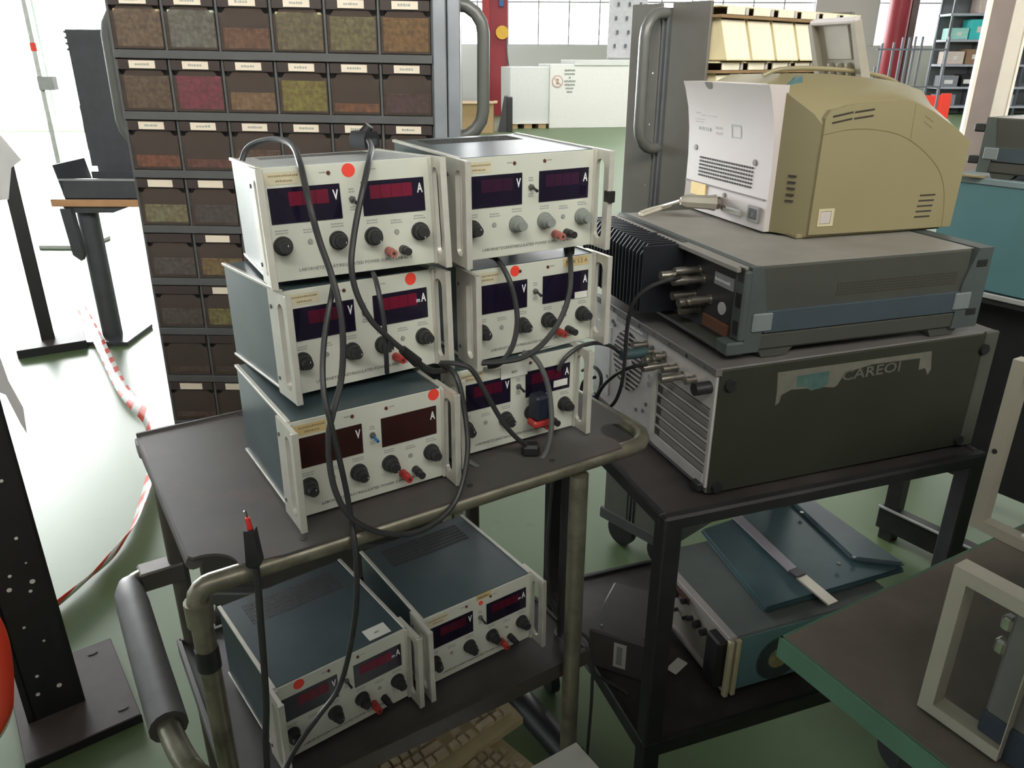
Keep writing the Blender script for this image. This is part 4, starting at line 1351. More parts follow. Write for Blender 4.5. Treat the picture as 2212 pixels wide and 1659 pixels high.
# ================================================================== DRAWER RACKS
def tube_handle(e, x, dx, z0, z1, y, r=0.0135, name='push_handle', axis='x'):
    """bent tube handle leaving an end panel at x, reaching out by dx"""
    rr = 0.055
    P = lambda a, z: (x + a * (1 if dx > 0 else -1), y, z)
    D = abs(dx)
    pts = [P(-0.01, z1), P(D - rr, z1)] + [P(D - rr + rr * math.sin(R_(t)), z1 - rr + rr * math.cos(R_(t))) for t in (22, 45, 68, 90)]
    pts += [P(D, (z0 + z1) / 2)] + [P(D - rr + rr * math.cos(R_(t)), z0 + rr - rr * math.sin(R_(t))) for t in (0, 22, 45, 68, 90)] + [P(-0.01, z0)]
    return MB().tube(pts, r, 12).obj(name, TUBEG, e)


def drawer_rack():
    # front face plane: local y = 0 faces the camera
    W, D = 0.640, 0.22
    cw_, ch = W / 6, 0.1176
    p = ony(372, 930, 1.70)
    e = thing('drawer_rack', 'tall rolling rack of smoked brown small-parts drawers behind the cart', 'rack', (-0.826, 1.70, 0.0), rot=(0, R_(0.9), R_(1.0)))
    ztop = 1.581
    fr = MB()
    fr.box((0.0, 0.008, 0.12), (W, D, ztop + 0.01))
    fr.obj('rack_core', M('rack_core_dark', (0.05, 0.048, 0.046), 0.6), e)
    rowz = [ztop - i * ch for i in range(12)]
    for k, z in enumerate(rowz):
        MB().box((0.0, -0.012, z - 0.012), (W, 0.012, z + 0.004), 0.001).obj('shelf_rail', RACKG, e)
    for k in range(7):
        MB().box((k * cw_ - 0.0025, -0.006, 0.25), (k * cw_ + 0.0025, 0.012, ztop), 0.0005).obj('divider', RACKG, e)
    for s in (0, 1):
        x = -0.006 if s == 0 else W
        if s:
            MB().box((W + 0.002, -0.014, 0.1), (W + 0.028, 0.02, ztop + 0.02), 0.002).obj('upright', RACKA, e)
            MB().box((W + 0.030, -0.004, 0.1), (W + 0.056, 0.03, ztop + 0.02), 0.002).obj('upright', RACKA, e)
            MB().box((W + 0.002, 0.02, 0.1), (W + 0.05, D, ztop + 0.02)).obj('end_panel', PANELG, e)
        else:
            MB().box((-0.008, 0.012, 0.1), (-0.001, D, ztop + 0.02)).obj('end_panel', PANELG, e)
    tube_handle(e, W + 0.05, 0.052, 1.305, 1.566, 0.05)
    tube_handle(e, -0.006, -0.05, 1.27, 1.55, 0.10)
    MB().box((-0.01, -0.02, 0.10), (W + 0.06, D + 0.02, 0.14), 0.004).obj('base_frame', RACKG, e)
    for x in (0.04, W - 0.02):
        for y in (0.02, D - 0.02):
            MB().cyl((x - 0.012, y, 0.05), (x + 0.012, y, 0.05), 0.052, n=18).obj('castor_wheel', BLACKP, e)
    # contents colours seen through the smoked fronts
    cont = {(0, 0): (0.30, 0.22, 0.14), (0, 1): (0.28, 0.32, 0.27), (0, 2): (0.30, 0.14, 0.08), (0, 3): (0.28, 0.27, 0.14), (0, 4): (0.32, 0.31, 0.14), (0, 5): (0.40, 0.22, 0.06),
            (1, 0): (0.22, 0.16, 0.10), (1, 1): (0.42, 0.03, 0.12), (1, 2): (0.50, 0.27, 0.13), (1, 3): (0.62, 0.40, 0.07), (1, 4): (0.36, 0.13, 0.05), (1, 5): (0.10, 0.05, 0.07),
            (2, 0): (0.38, 0.11, 0.05), (2, 1): (0.24, 0.07, 0.06), (2, 2): (0.2, 0.12, 0.08), (3, 0): (0.55, 0.47, 0.22), (3, 1): (0.07, 0.09, 0.10), (4, 1): (0.50, 0.30, 0.10), (4, 0): (0.12, 0.13, 0.13), (5, 0): (0.10, 0.11, 0.10), (5, 1): (0.5, 0.40, 0.12)}
    fill = {(0, 0): 1, (0, 1): 1, (0, 3): 1, (0, 4): 0.9, (0, 5): 0.9, (1, 0): 0.9, (1, 1): 0.92, (1, 2): 0.5, (1, 3): 0.85, (1, 4): 0.25, (2, 0): 0.35, (2, 1): 0.25}

    def dm():
        b = MB()
        w, h = cw_ - 0.008, ch - 0.020
        # tray with a front pane leaning forward and an arched cut in its top
        pts = [(0.0, 0.0)] + [(w, 0.0), (w, h * 0.70)] + [(w / 2 + w * 0.42 * math.cos(R_(a)), h * 0.70 + h * 0.16 * math.sin(R_(a))) for a in (0, 30, 60, 90, 120, 150, 180)] + [(0.0, h * 0.70)]
        b.prism(pts, 'y', -0.0035, -0.001)
        b.box((0, -0.003, 0), (0.002, 0.004, h * 0.7)).box((w - 0.002, -0.003, 0), (w, 0.004, h * 0.7))
        return b.mesh('drawer', SMOKE)

    def head():
        b = MB()
        w, h = cw_ - 0.008, ch - 0.020
        b.box((0, -0.006, h * 0.80), (w, -0.002, h * 1.0), 0.001)
        return b.mesh('drawer_head', M('drawer_head_brown', (0.045, 0.033, 0.03), 0.35))
    rnd = random.Random(3)
    for r in range(8):
        for c in range(6):
            if r >= 3 and c >= 3 or r >= 5 and c >= 2:
                continue
            x, z = c * cw_ + 0.004, rowz[r] - ch + 0.006
            d = put('drawer', cached('drawer', dm), e, (x, -0.004, z))
            h = put('drawer_head', cached('drawer_head', head), d)
            if not (r == 4 and c == 0 or r == 5 and c == 0 or r == 6):
                put('label_card', cached('lcard', lambda: MB().box((0.024, -0.0085, (ch - 0.02) * 0.83), (0.076, -0.0055, (ch - 0.02) * 0.98)).mesh('label_card', CARD)), d)
                if r < 3:
                    bb = MB()
                    rowdash(0.036, (ch - 0.02) * 0.885, 0.026, 0.005, 4, bb, -0.0086, r * 7 + c)
                    bb.obj('label_print', GREYINK, d)
            fcol = tuple(min(0.9, 1.7 * q) for q in cont.get((r, c), (0.10, 0.075, 0.065)))
            f = fill.get((r, c), 0.55 if (r, c) in cont else 0.2)
            w, hh = cw_ - 0.014, (ch - 0.02) * 0.72
            cb = MB()
            cb.box((0.003, 0.003, 0.003), (0.003 + w, 0.009, 0.003 + hh * f), 0.002)
            cb.obj('contents', M('contents_%d_%d' % (r, c), fcol, 0.7, var=0.45, scale=120), d)


drawer_rack()


def bin_rack():
    th = R_(41.5)
    p = ony(1535, 8, 1.95)
    e = thing('bin_rack', 'rolling rack of cream hopper bins with grey end panel, behind the printer', 'rack', (p.x, p.y, 0.0), th)
    # local: x along the long side, y into the rack; end panel at x = 0 spans y 0..D
    W, D, zt = 0.66, 0.222, 1.575
    MB().box((0.004, 0.02, 0.12), (W, D - 0.02, zt - 0.01)).obj('rack_core', M('rack_core_brown', (0.13, 0.10, 0.07), 0.6), e)
    pn = MB()
    pn.box((-0.006, -0.008, 0.1), (0.004, D * 0.46, zt), 0.002)
    pn.box((-0.006, D * 0.60, 0.1), (0.004, D + 0.004, zt), 0.002)
    pn.obj('end_panel', PANELG, e)
    MB().box((-0.003, D * 0.46, 0.1), (0.003, D * 0.60, zt - 0.015)).obj('end_channel', M('channel_grey', (0.11, 0.115, 0.118), 0.45), e)
    for y in (D * 0.49, D * 0.55):
        MB().box((-0.008, y, 0.1), (-0.002, y + 0.004, zt - 0.03)).obj('channel_rib', M('channel_grey', (0.11, 0.115, 0.118), 0.45), e)
    tube_handle(e, -0.004, -0.075, 1.245, 1.552, D * 0.54, 0.0135)
    for z in (1.30, 1.42, 1.15):
        MB().cyl((-0.0065, D * 0.66, z), (-0.0075, D * 0.66, z), 0.0022, n=8).obj('rivet', CHROME, e)
    MB().box((-0.01, -0.02, 0.10), (W + 0.01, D + 0.02, 0.14), 0.004).obj('base_frame', RACKG, e)
    for x in (0.05, W - 0.05):
        for y in (0.03, D - 0.03):
            MB().cyl((x - 0.012, y, 0.05), (x + 0.012, y, 0.05), 0.05, n=18).obj('castor_wheel', BLACKP, e)
    MB().box((W - 0.004, -0.008, 0.1), (W + 0.006, D + 0.004, zt), 0.002).obj('end_panel', PANELG, e)
    cwid, ch = 0.107, 0.1176

    def binm():
        b = MB()
        w, h = cwid - 0.006, ch - 0.028
        b.prism([(-0.050, 0.0), (0.02, 0.0), (0.02, h), (-0.022, h)], 'x', 0.004, 0.0065)
        b.prism([(-0.050, 0.0), (0.02, 0.0), (0.02, h), (-0.022, h)], 'x', w - 0.0025, w)
        b.box((0.004, -0.05, 0.0), (w, 0.02, 0.003))
        return b.mesh('hopper_bin', BINC)

    def frontm():
        b = MB()
        w, h = cwid - 0.006, ch - 0.028
        b.prism([(-0.050, 0.0), (-0.047, 0.0), (-0.019, h * 0.97), (-0.022, h * 0.97)], 'x', 0.0045, w - 0.0005)
        return b.mesh('bin_front', BINF)

    def headm():
        b = MB()
        w = cwid - 0.006
        b.box((0.012, -0.036, 0.0), (w - 0.022, -0.031, 0.0165), 0.001)
        return b.mesh('bin_label', M('label_pane', (0.78, 0.72, 0.58), 0.25))
    for r in range(5):
        z = zt - 0.012 - r * ch
        MB().box((0.0, -0.034, z - 0.024), (W, 0.02, z - 0.017), 0.001).obj('bin_rail', BINR, e)
        MB().box((0.0, -0.03, z - 0.002), (W, 0.02, z + 0.002), 0.001).obj('bin_rail', BINC, e)
        if r > 3:
            continue
        for c in range(6):
            d = put('hopper_bin', cached('hbin', binm), e, (c * cwid + 0.008, 0, z - ch + 0.004))
            put('bin_front', cached('hbinf', frontm), d)
            put('bin_label', cached('hbinl', headm), d, (0, 0, ch - 0.021))
            if r < 2:
                MB().box((cwid - 0.022, -0.036, ch - 0.021), (cwid - 0.012, -0.031, ch - 0.005), 0.001).obj('bin_clip', CREAMW, d)


bin_rack()


# ================================================================== BENCH AT THE SIDE WITH TEAL CABINET AND SECOND ANALYSER
def side_bench():
    P0 = Vector((1.147, 2.04, 0))
    yaw = math.atan2(-0.822, 0.569)
    # local x runs from far to near along the bench front, local y into the bench (away from camera)
    e = thing('workbench', 'dark workbench with pale edge under the teal cabinet', 'bench', (P0.x + 0.075, P0.y + 0.05, 0), yaw)
    MB().box((-0.10, 0.0, 0.845), (1.0, 0.55, 0.872), 0.003).obj('bench_top', TROLLEYB, e)
    MB().box((-0.102, -0.006, 0.862), (1.0, 0.004, 0.876), 0.002).obj('top_edge', M('edge_pale', (0.34, 0.35, 0.34), 0.5), e)
    for x in (-0.07, 0.92):
        for y in (0.03, 0.5):
            MB().box((x, y, 0), (x + 0.045, y + 0.045, 0.846), 0.002).obj('leg', TROLLEYB, e)
    MB().box((-0.08, 0.02, 0.04), (1.0, 0.06, 0.12), 0.003).obj('lower_rail', TROLLEYB, e)
    MB().box((-0.08, 0.012, 0.117), (1.0, 0.022, 0.123), 0.001).obj('rail_edge', M('edge_pale', (0.34, 0.35, 0.34), 0.5), e)
    MB().box((-0.09, 0.06, 0.30), (0.98, 0.5, 0.84), 0.004).obj('drawer_box', BLACKP, e)
    c = thing('teal_cabinet', 'large teal instrument cabinet standing on the workbench', 'cabinet', (P0.x + 0.075, P0.y + 0.05, 0.8725), yaw)
    MB().box((-0.09, 0.02, 0.0), (0.75, 0.45, 0.287), 0.004).obj('housing', TEALBIG, c)
    MB().box((-0.09, 0.016, 0.275), (0.75, 0.45, 0.293), 0.003).obj('lid', M('teal_lid', (0.18, 0.24, 0.25), 0.5), c)
    b = MB()
    for i in range(7):
        for j in range(8):
            b.box((0.28 + i * 0.007, 0.0185, 0.12 + j * 0.007), (0.283 + i * 0.007, 0.0205, 0.124 + j * 0.007))
    v = b.obj('vent_holes', SLOT, c, smooth=False)
    v['kind'] = 'stuff'
    a = thing('spectrum_analyser', 'grey analyser with blue strap standing on the teal cabinet', 'analyser', (P0.x + 0.075 + 0.012, P0.y + 0.05 + 0.03, 1.1785), yaw)
    analyser_parts(a)
    for z in (0.02, 0.10):
        MB().box((-0.03, -0.004, z), (0.0, 0.03, z + 0.02), 0.004).obj('bumper_stud', BLACKP, a)
    MB().box((-0.025, -0.03, -0.0125), (0.03, 0.0, -0.0075), 0.001).obj('front_lip', CREAM, a)


side_bench()


def cream_post():
    p0 = ony(2078, 275, 2.75)
    e = thing('cream_post', 'tall cream steel post behind the second analyser', 'post', (p0.x + 0.03, p0.y, 0), R_(8))
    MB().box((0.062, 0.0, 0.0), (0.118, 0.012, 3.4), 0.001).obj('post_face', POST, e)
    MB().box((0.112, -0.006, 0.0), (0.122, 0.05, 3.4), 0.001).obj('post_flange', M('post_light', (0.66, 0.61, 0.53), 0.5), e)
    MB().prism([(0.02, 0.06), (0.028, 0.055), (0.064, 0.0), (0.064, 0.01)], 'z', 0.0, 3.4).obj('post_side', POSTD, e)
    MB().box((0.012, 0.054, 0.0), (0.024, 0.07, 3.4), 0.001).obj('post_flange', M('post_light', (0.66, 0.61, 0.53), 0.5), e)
    MB().box((-0.02, -0.04, 0.0), (0.16, 0.11, 0.012)).obj('foot_plate', POSTD, e)


cream_post()


# ================================================================== NEAR TABLE WITH RACK INSTRUMENTS
def near_table():
    yaw = math.atan2(0.207, 0.371)
    e = thing('green_edged_table', 'brown topped table with green edge beside the trolley', 'table', (0.357, 0.812, 0), yaw)
    MB().box((0.002, -0.62, 0.722), (1.1, -0.002, 0.7505)).obj('table_top', TABLETOP, e)
    MB().box((-0.003, -0.625, 0.716), (0.003, 0.003, 0.7495), 0.001).obj('edge_band', TABLEEDGE, e)
    MB().box((-0.003, -0.002, 0.716), (1.1, 0.003, 0.7495), 0.001).obj('edge_band', TABLEEDGE, e)
    for x, y in ((0.10, -0.16), (1.0, -0.08), (0.10, -0.56), (1.0, -0.56)):
        MB().box((x - 0.02, y - 0.02, 0), (x + 0.02, y + 0.02, 0.722), 0.002).obj('leg', TROLLEYB, e)
    dy = math.atan2(-0.86, 0.51)

    def frame(h, d, t=0.0165):
        b = MB()
        b.ringprism([(0, 0), (d, 0), (d, h), (0, h)], [(t, t * 0.9), (d - 0.001, t * 0.9), (d - 0.001, h - t), (t, h - t)], 'y', -0.011, 0.011)
        return b
    p = onz(1993, 1515, 0.7555)
    i1 = thing('rack_instrument', 'grey and blue instrument with cream handle lying on the green edged table', 'instrument', (p.x, p.y, 0.7555), dy)
    frame(0.197, 0.092).obj('carry_handle', HANDC, i1)
    bd = MB().box((0.062, 0.002, 0.0), (0.44, 0.42, 0.20), 0.004).obj('housing', INSTG, i1)
    MB().box((0.061, -0.002, -0.004), (0.44, 0.03, 0.042), 0.003).obj('lower_rail', INSTB, i1)
    MB().box((0.075, -0.002, 0.156), (0.44, 0.03, 0.204), 0.003).obj('upper_rail', INSTB, i1)
    for z in (0.115, 0.145):
        MB().box((0.052, 0.0, z), (0.064, 0.014, z + 0.018), 0.003).obj('latch', CHROME, bd)
    MB().cyl((0.105, -0.001, 0.03), (0.105, 0.002, 0.03), 0.007, n=12).obj('screw', CHROME, bd)
    frame(0.197, 0.092).obj('carry_handle', HANDC, i1).location = (0, 0.42, 0)
    p = onz(2100, 1130, 0.7515)
    i2 = thing('rack_instrument', 'tall instrument with large cream handle at the far end of the green edged table', 'instrument', (p.x, p.y, 0.7515), dy)
    frame(0.29, 0.15, 0.02).obj('carry_handle', HANDC, i2)
    MB().box((0.128, 0.006, 0.0), (0.40, 0.30, 0.29), 0.004).obj('housing', INSTG, i2)
    MB().cyl((0.0095, -0.0115, 0.14), (0.0095, -0.013, 0.14), 0.004, n=10).obj('screw', SLOT, i2)
    q = onz(2190, 1235, 0.965)
    tag(MB().box((-0.06, -0.09, 0), (0.07, 0.05, 0.004), 0.001, mat=Matrix.Translation((p.x * 0 + i1.location.x + 0.16, i1.location.y + 0.02, 0.9605)) @ Matrix.Rotation(0.5, 4, 'Z')).obj('paper_sheet', PAPER), 'white sheet of paper lying on the grey and blue instrument', 'paper')


near_table()


# ================================================================== KEYBOARDS IN FRONT OF THE CART
def keyboard(label, corner, ang, z, tilt=0.0):
    """corner = front right corner; local x runs along the keyboard to its right end (x = 0 at the right end)"""
    e = thing('computer_keyboard', label, 'keyboard', (corner.x, corner.y, z), ang, 'beige keyboards')
    L, D = 0.455, 0.168
    MB().prism([(0.0, 0.0), (D, 0.0), (D, 0.030), (D - 0.03, 0.030), (0.018, 0.018), (0.0, 0.014)], 'x', -L, 0.0).obj('keyboard_shell', BEIGE, e)
    pit = 0.019

    def key(w):
        def f():
            b = MB()
            ww = w * pit - 0.0022
            h = 0.0085
            A = [(0, 0, 0), (ww, 0, 0), (ww, pit - 0.0022, 0), (0, pit - 0.0022, 0)]
            B = [(0.0022, 0.0016, h), (ww - 0.0022, 0.0016, h), (ww - 0.0022, pit - 0.005, h), (0.0022, pit - 0.005, h)]
            va = [b.bm.verts.new(p) for p in A]
            vb = [b.bm.verts.new(p) for p in B]
            b.bm.faces.new(vb)
            for i in range(4):
                b.bm.faces.new((va[i], va[(i + 1) % 4], vb[(i + 1) % 4], vb[i]))
            return b.mesh('key', KEYC, smooth=False)
        return cached(('key', w), f)
    rows = [0.022 + i * pit for i in range(5)] + [0.022 + 5 * pit + 0.008]
    slope = math.atan2(0.012, 0.12)

    def k(xr, row, w=1.0):
        y = rows[row]
        o = put('key', key(w), e, (-xr - w * pit, y, 0.0185 + (y - 0.018) * 0.1), (slope, 0, 0))
    # number pad
    x0 = 0.010
    for r in range(5):
        k(x0, r) if r in (0, 2, 4) else None
        for c in range(1, 4):
            if r == 0 and c == 3:
                continue
            if r == 0 and c == 2:
                k(x0 + 2 * pit, r, 2.0)
                continue
            k(x0 + c * pit, r)
    # cursor block
    x1 = x0 + 4 * pit + 0.006
    for c in range(3):
        k(x1 + c * pit, 0)
        k(x1 + c * pit, 3)
        k(x1 + c * pit, 4)
        k(x1 + c * pit, 5)
    k(x1 + pit, 1)
    # main block
    x2 = x1 + 3 * pit + 0.006
    for r, ws in enumerate(([1.5, 1, 1.5, 6, 1.5, 1, 1.5], [2.25] + [1] * 10 + [1.75], [2.0] + [1] * 11 + [1.5], [1.5] + [1] * 12 + [1], [2] + [1] * 13, [1] * 4 + [0] + [1] * 4 + [0] + [1] * 4)):
        x = x2
        for w in ws:
            if w == 0:
                x += 0.012
                continue
            k(x, r, float(w))
            x += w * pit
    return e


kb0 = onz(1130, 1553, 0.302)
_a = onz(990, 1652, 0.302)
KANG = math.atan2(kb0.y - _a.y, kb0.x - _a.x)
keyboard('beige computer keyboard resting on top of another keyboard beside the cart', kb0, KANG, 0.291)
kb1 = onz(1165, 1668, 0.27)
keyboard('beige computer keyboard lying underneath another keyboard beside the cart', kb1, KANG + 0.12, 0.2605)
crt = thing('wooden_crate', 'low brown crate carrying the two keyboards', 'crate', (kb0.x, kb0.y, 0), KANG)
for i in range(4):
    MB().box((-0.46, -0.13 + 0, 0.02 + i * 0.06), (-0.14, -0.118, 0.072 + i * 0.06), 0.002).obj('slat', CARDB, crt)
    MB().box((-0.46, 0.10, 0.02 + i * 0.06), (-0.14, 0.112, 0.072 + i * 0.06), 0.002).obj('slat', CARDB, crt)
for x in (-0.46, -0.16):
    for y in (-0.118, 0.08):
        MB().box((x, y, 0), (x + 0.02, y + 0.02, 0.258)).obj('corner_post', CARDB, crt)
MB().box((-0.46, -0.13, 0.25), (-0.14, 0.112, 0.2602)).obj('lid', CARDB, crt)

# white carton corner and black bar near the cart foot
_p = onz(1245, 1602, 0.50)
ct = thing('white_carton', 'white carton standing on the floor in front of the cart leg', 'carton', (_p.x, _p.y, 0), R_(33))
MB().box((-0.20, -0.24, 0.0), (0.0, 0.0, 0.498), 0.002).obj('carton_body', WHITEP, ct)
MB().box((-0.199, -0.239, 0.4985), (-0.001, -0.121, 0.5002)).obj('carton_flap', PAPER, ct)
MB().box((-0.199, -0.119, 0.4985), (-0.001, -0.001, 0.5002)).obj('carton_flap', PAPER, ct)
_q0, _q1 = onz(1095, 1480, 0.04), onz(1238, 1640, 0.04)
tag(MB().tube([_q0, _q1], 0.032, 12).obj('black_tube', BLACKP), 'thick black tube lying on the green floor under the cart', 'tube')


# ================================================================== FLOOR UPRIGHTS, TAPE
def upright(label, FL, FR, BR, w, hz, thick, t0=0.024):
    d = (FR - FL)
    yaw = math.atan2(d.y, d.x)
    LX, LY = d.length, (BR - FR).length
    e = thing('perforated_upright', label, 'post', (FL.x, FL.y, 0), yaw)
    pl = MB().box((0, 0, 0.0), (LX, LY, t0), 0.002).obj('foot_plate', PLATE, e)
    MB().box((-0.001, -0.001, 0.0), (LX + 0.001, 0.001, t0 - 0.002)).obj('plate_edge', POSTBLK, pl)
    return e, LX, LY, pl


def uprights():
    FL, FR, BR = onz(55, 1655, 0.02), onz(305, 1545, 0.02), onz(225, 1385, 0.02)
    e, LX, LY, pl = upright('black perforated steel upright bolted to a grey foot plate near the cart', FL, FR, BR, 0.12, 2.2, 0.05)
    for (u, v) in ((200, 1411), (266, 1530)):
        p = onz(u, v, 0.0245)
        MB().cyl((0, 0, 0), (0, 0, 0.001), 0.008, n=12).obj('slot_hole', SLOT, pl)
        o = pl.children[-1]
        o.matrix_world = Matrix.Identity(4)
        q = e.matrix_basis.inverted() @ p
        o.location = q
        o.scale = (1.5, 0.62, 1)
        o.location.z = 0.0245
    # channel: web faces the camera, two flanges behind
    a, b_ = onz(62, 1568, 0.024), onz(184, 1510, 0.024)
    A, B = e.matrix_basis.inverted() @ a, e.matrix_basis.inverted() @ b_
    yl = (A.y + B.y) / 2
    x0, x1 = A.x, B.x
    H = 2.3
    w = MB()
    w.prism([(x0, 0.024), (x1, 0.024), (x1 - 0.012, H), (x0 + 0.02, H)], 'y', yl, yl + 0.005)
    web = w.obj('web', POSTBLK, e)
    MB().prism([(yl, 0.024), (yl + 0.075, 0.024), (yl + 0.06, H), (yl, H)], 'x', x1 - 0.009, x1 - 0.004).obj('flange', POSTBLK, e)
    MB().prism([(yl, 0.024), (yl + 0.075, 0.024), (yl + 0.06, H), (yl, H)], 'x', x0 + 0.012, x0 + 0.017).obj('flange', POSTBLK, e)
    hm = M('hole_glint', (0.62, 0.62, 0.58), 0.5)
    nrm = e.matrix_basis.to_3x3() @ Vector((0, 1, 0))
    base = e.matrix_basis @ Vector((0, yl - 0.0004, 0))
    for u, v, r in ((35, 1163, 4), (56, 1216, 2.4), (21, 1245, 4), (70, 1256, 6), (20, 1275, 5.5), (66, 1277, 4), (52, 1356, 3.5), (95, 1384, 3), (80, 1461, 4), (128, 1480, 6), (82, 1500, 5), (3, 1039, 4)):
        p = e.matrix_basis.inverted() @ onplane(u, v, base, nrm)
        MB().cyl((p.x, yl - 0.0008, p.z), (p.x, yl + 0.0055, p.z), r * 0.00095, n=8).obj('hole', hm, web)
    # pale bracket plates on the upper part of the upright
    gm = M('bracket_pale', (0.50, 0.50, 0.50), 0.45)
    for poly in ([(-40, 730), (0, 770), (18, 822), (50, 880), (58, 936), (44, 914), (12, 852), (-40, 830)], [(-60, 250), (0, 290), (46, 345), (24, 362), (18, 430), (-60, 440)]):
        pts = [e.matrix_basis.inverted() @ onplane(u, v, base, nrm) for u, v in poly]
        MB().prism([(p.x, p.z) for p in pts], 'y', yl - 0.004, yl + 0.002).obj('bracket_plate', gm, e, smooth=False)
    # the second one further back
    FL, FR = onz(40, 776, 0.0), onz(190, 752, 0.0)
    BR = onz(182, 726, 0.0)
    e2, LX, LY, pl = upright('slender perforated upright on a foot plate beside the desk', FL, FR, BR, 0.08, 1.6, 0.05, 0.045)
    x = LX * 0.46
    MB().box((x - 0.03, LY * 0.5, 0.045), (x + 0.035, LY * 0.5 + 0.006, 1.0), 0.001).obj('web', POSTBLK, e2)
    MB().box((x + 0.029, LY * 0.5, 0.045), (x + 0.035, LY * 0.5 + 0.06, 1.0), 0.001).obj('flange', POSTBLK, e2)


uprights()


def ribbon(label, pts, ups, w, name='barrier_tape', rep=0.16, u0=0.0):
    """ribbon of width w along pts; ups = width direction per point"""
    P = catmull([Vector(p) for p in pts], 6)
    U = catmull([Vector(p) for p in ups], 6)
    b = MB()
    uvl = b.bm.loops.layers.uv.new('UVMap')
    rows, s = [], 0.0
    for i, (p, u) in enumerate(zip(P, U)):
        if i:
            s += (p - P[i - 1]).length
        u = u.normalized()
        rows.append((b.bm.verts.new(p - u * w / 2), b.bm.verts.new(p + u * w / 2), s / rep + u0))
    for a, c in zip(rows, rows[1:]):
        f = b.bm.faces.new((a[0], a[1], c[1], c[0]))
        for l, uv in zip(f.loops, ((a[2], 0), (a[2], 1), (c[2], 1), (c[2], 0))):
            l[uvl].uv = uv
    o = b.obj(name, STRIPE)
    o.modifiers.new('thickness', 'SOLIDIFY').thickness = 0.0012
    return tag(o, label, 'tape')


STRIPE = stripes_material()
fl = lambda u, v, z=0.03: onz(u, v, z)
ribbon('red and white barrier tape trailing across the floor beside the cart', [fl(172, 660, 0.08), fl(186, 684, 0.06), fl(200, 710, 0.045), fl(232, 775, 0.035), fl(262, 835, 0.035), fl(290, 872, 0.035), fl(318, 905, 0.03), fl(332, 950, 0.03), fl(330, 1010, 0.028), fl(306, 1090, 0.028),
       fl(284, 1145, 0.028), fl(250, 1190, 0.028), fl(200, 1240, 0.028), fl(160, 1275, 0.028), fl(110, 1315, 0.028), fl(40, 1370, 0.028)],
       [(0.9, 0.3, 0.3), (0.9, 0.3, 0.2), (0.9, 0.4, 0.1), (0.9, 0.4, 0.05), (0.9, 0.4, 0.1), (0.7, 0.4, 0.5), (0.6, 0.2, 0.8), (0.7, 0.1, 0.5), (0.8, 0, 0.5), (0.7, 0.1, 0.7), (0.6, 0.1, 0.8), (0.4, 0.2, 0.9), (0.5, -0.3, 0.7), (0.4, -0.4, 0.7), (0.4, -0.4, 0.8), (0.3, -0.4, 0.8)], 0.056, rep=0.15)
_yb = 1.12
ribbon('end of red barrier tape drooping beside the foot plate of the black upright', [ony(-60, 1290, _yb), ony(-14, 1350, _yb), ony(4, 1420, _yb), ony(10, 1490, _yb), ony(6, 1550, _yb), ony(-20, 1610, _yb), ony(-70, 1640, _yb)],
       [(1, 0.2, 0.2), (1, 0.2, 0.1), (1, 0.3, 0), (1, 0.1, 0), (1, 0.1, 0.2), (0.8, 0.2, 0.5), (0.6, 0.2, 0.7)], 0.034, rep=1.0, u0=0.38)


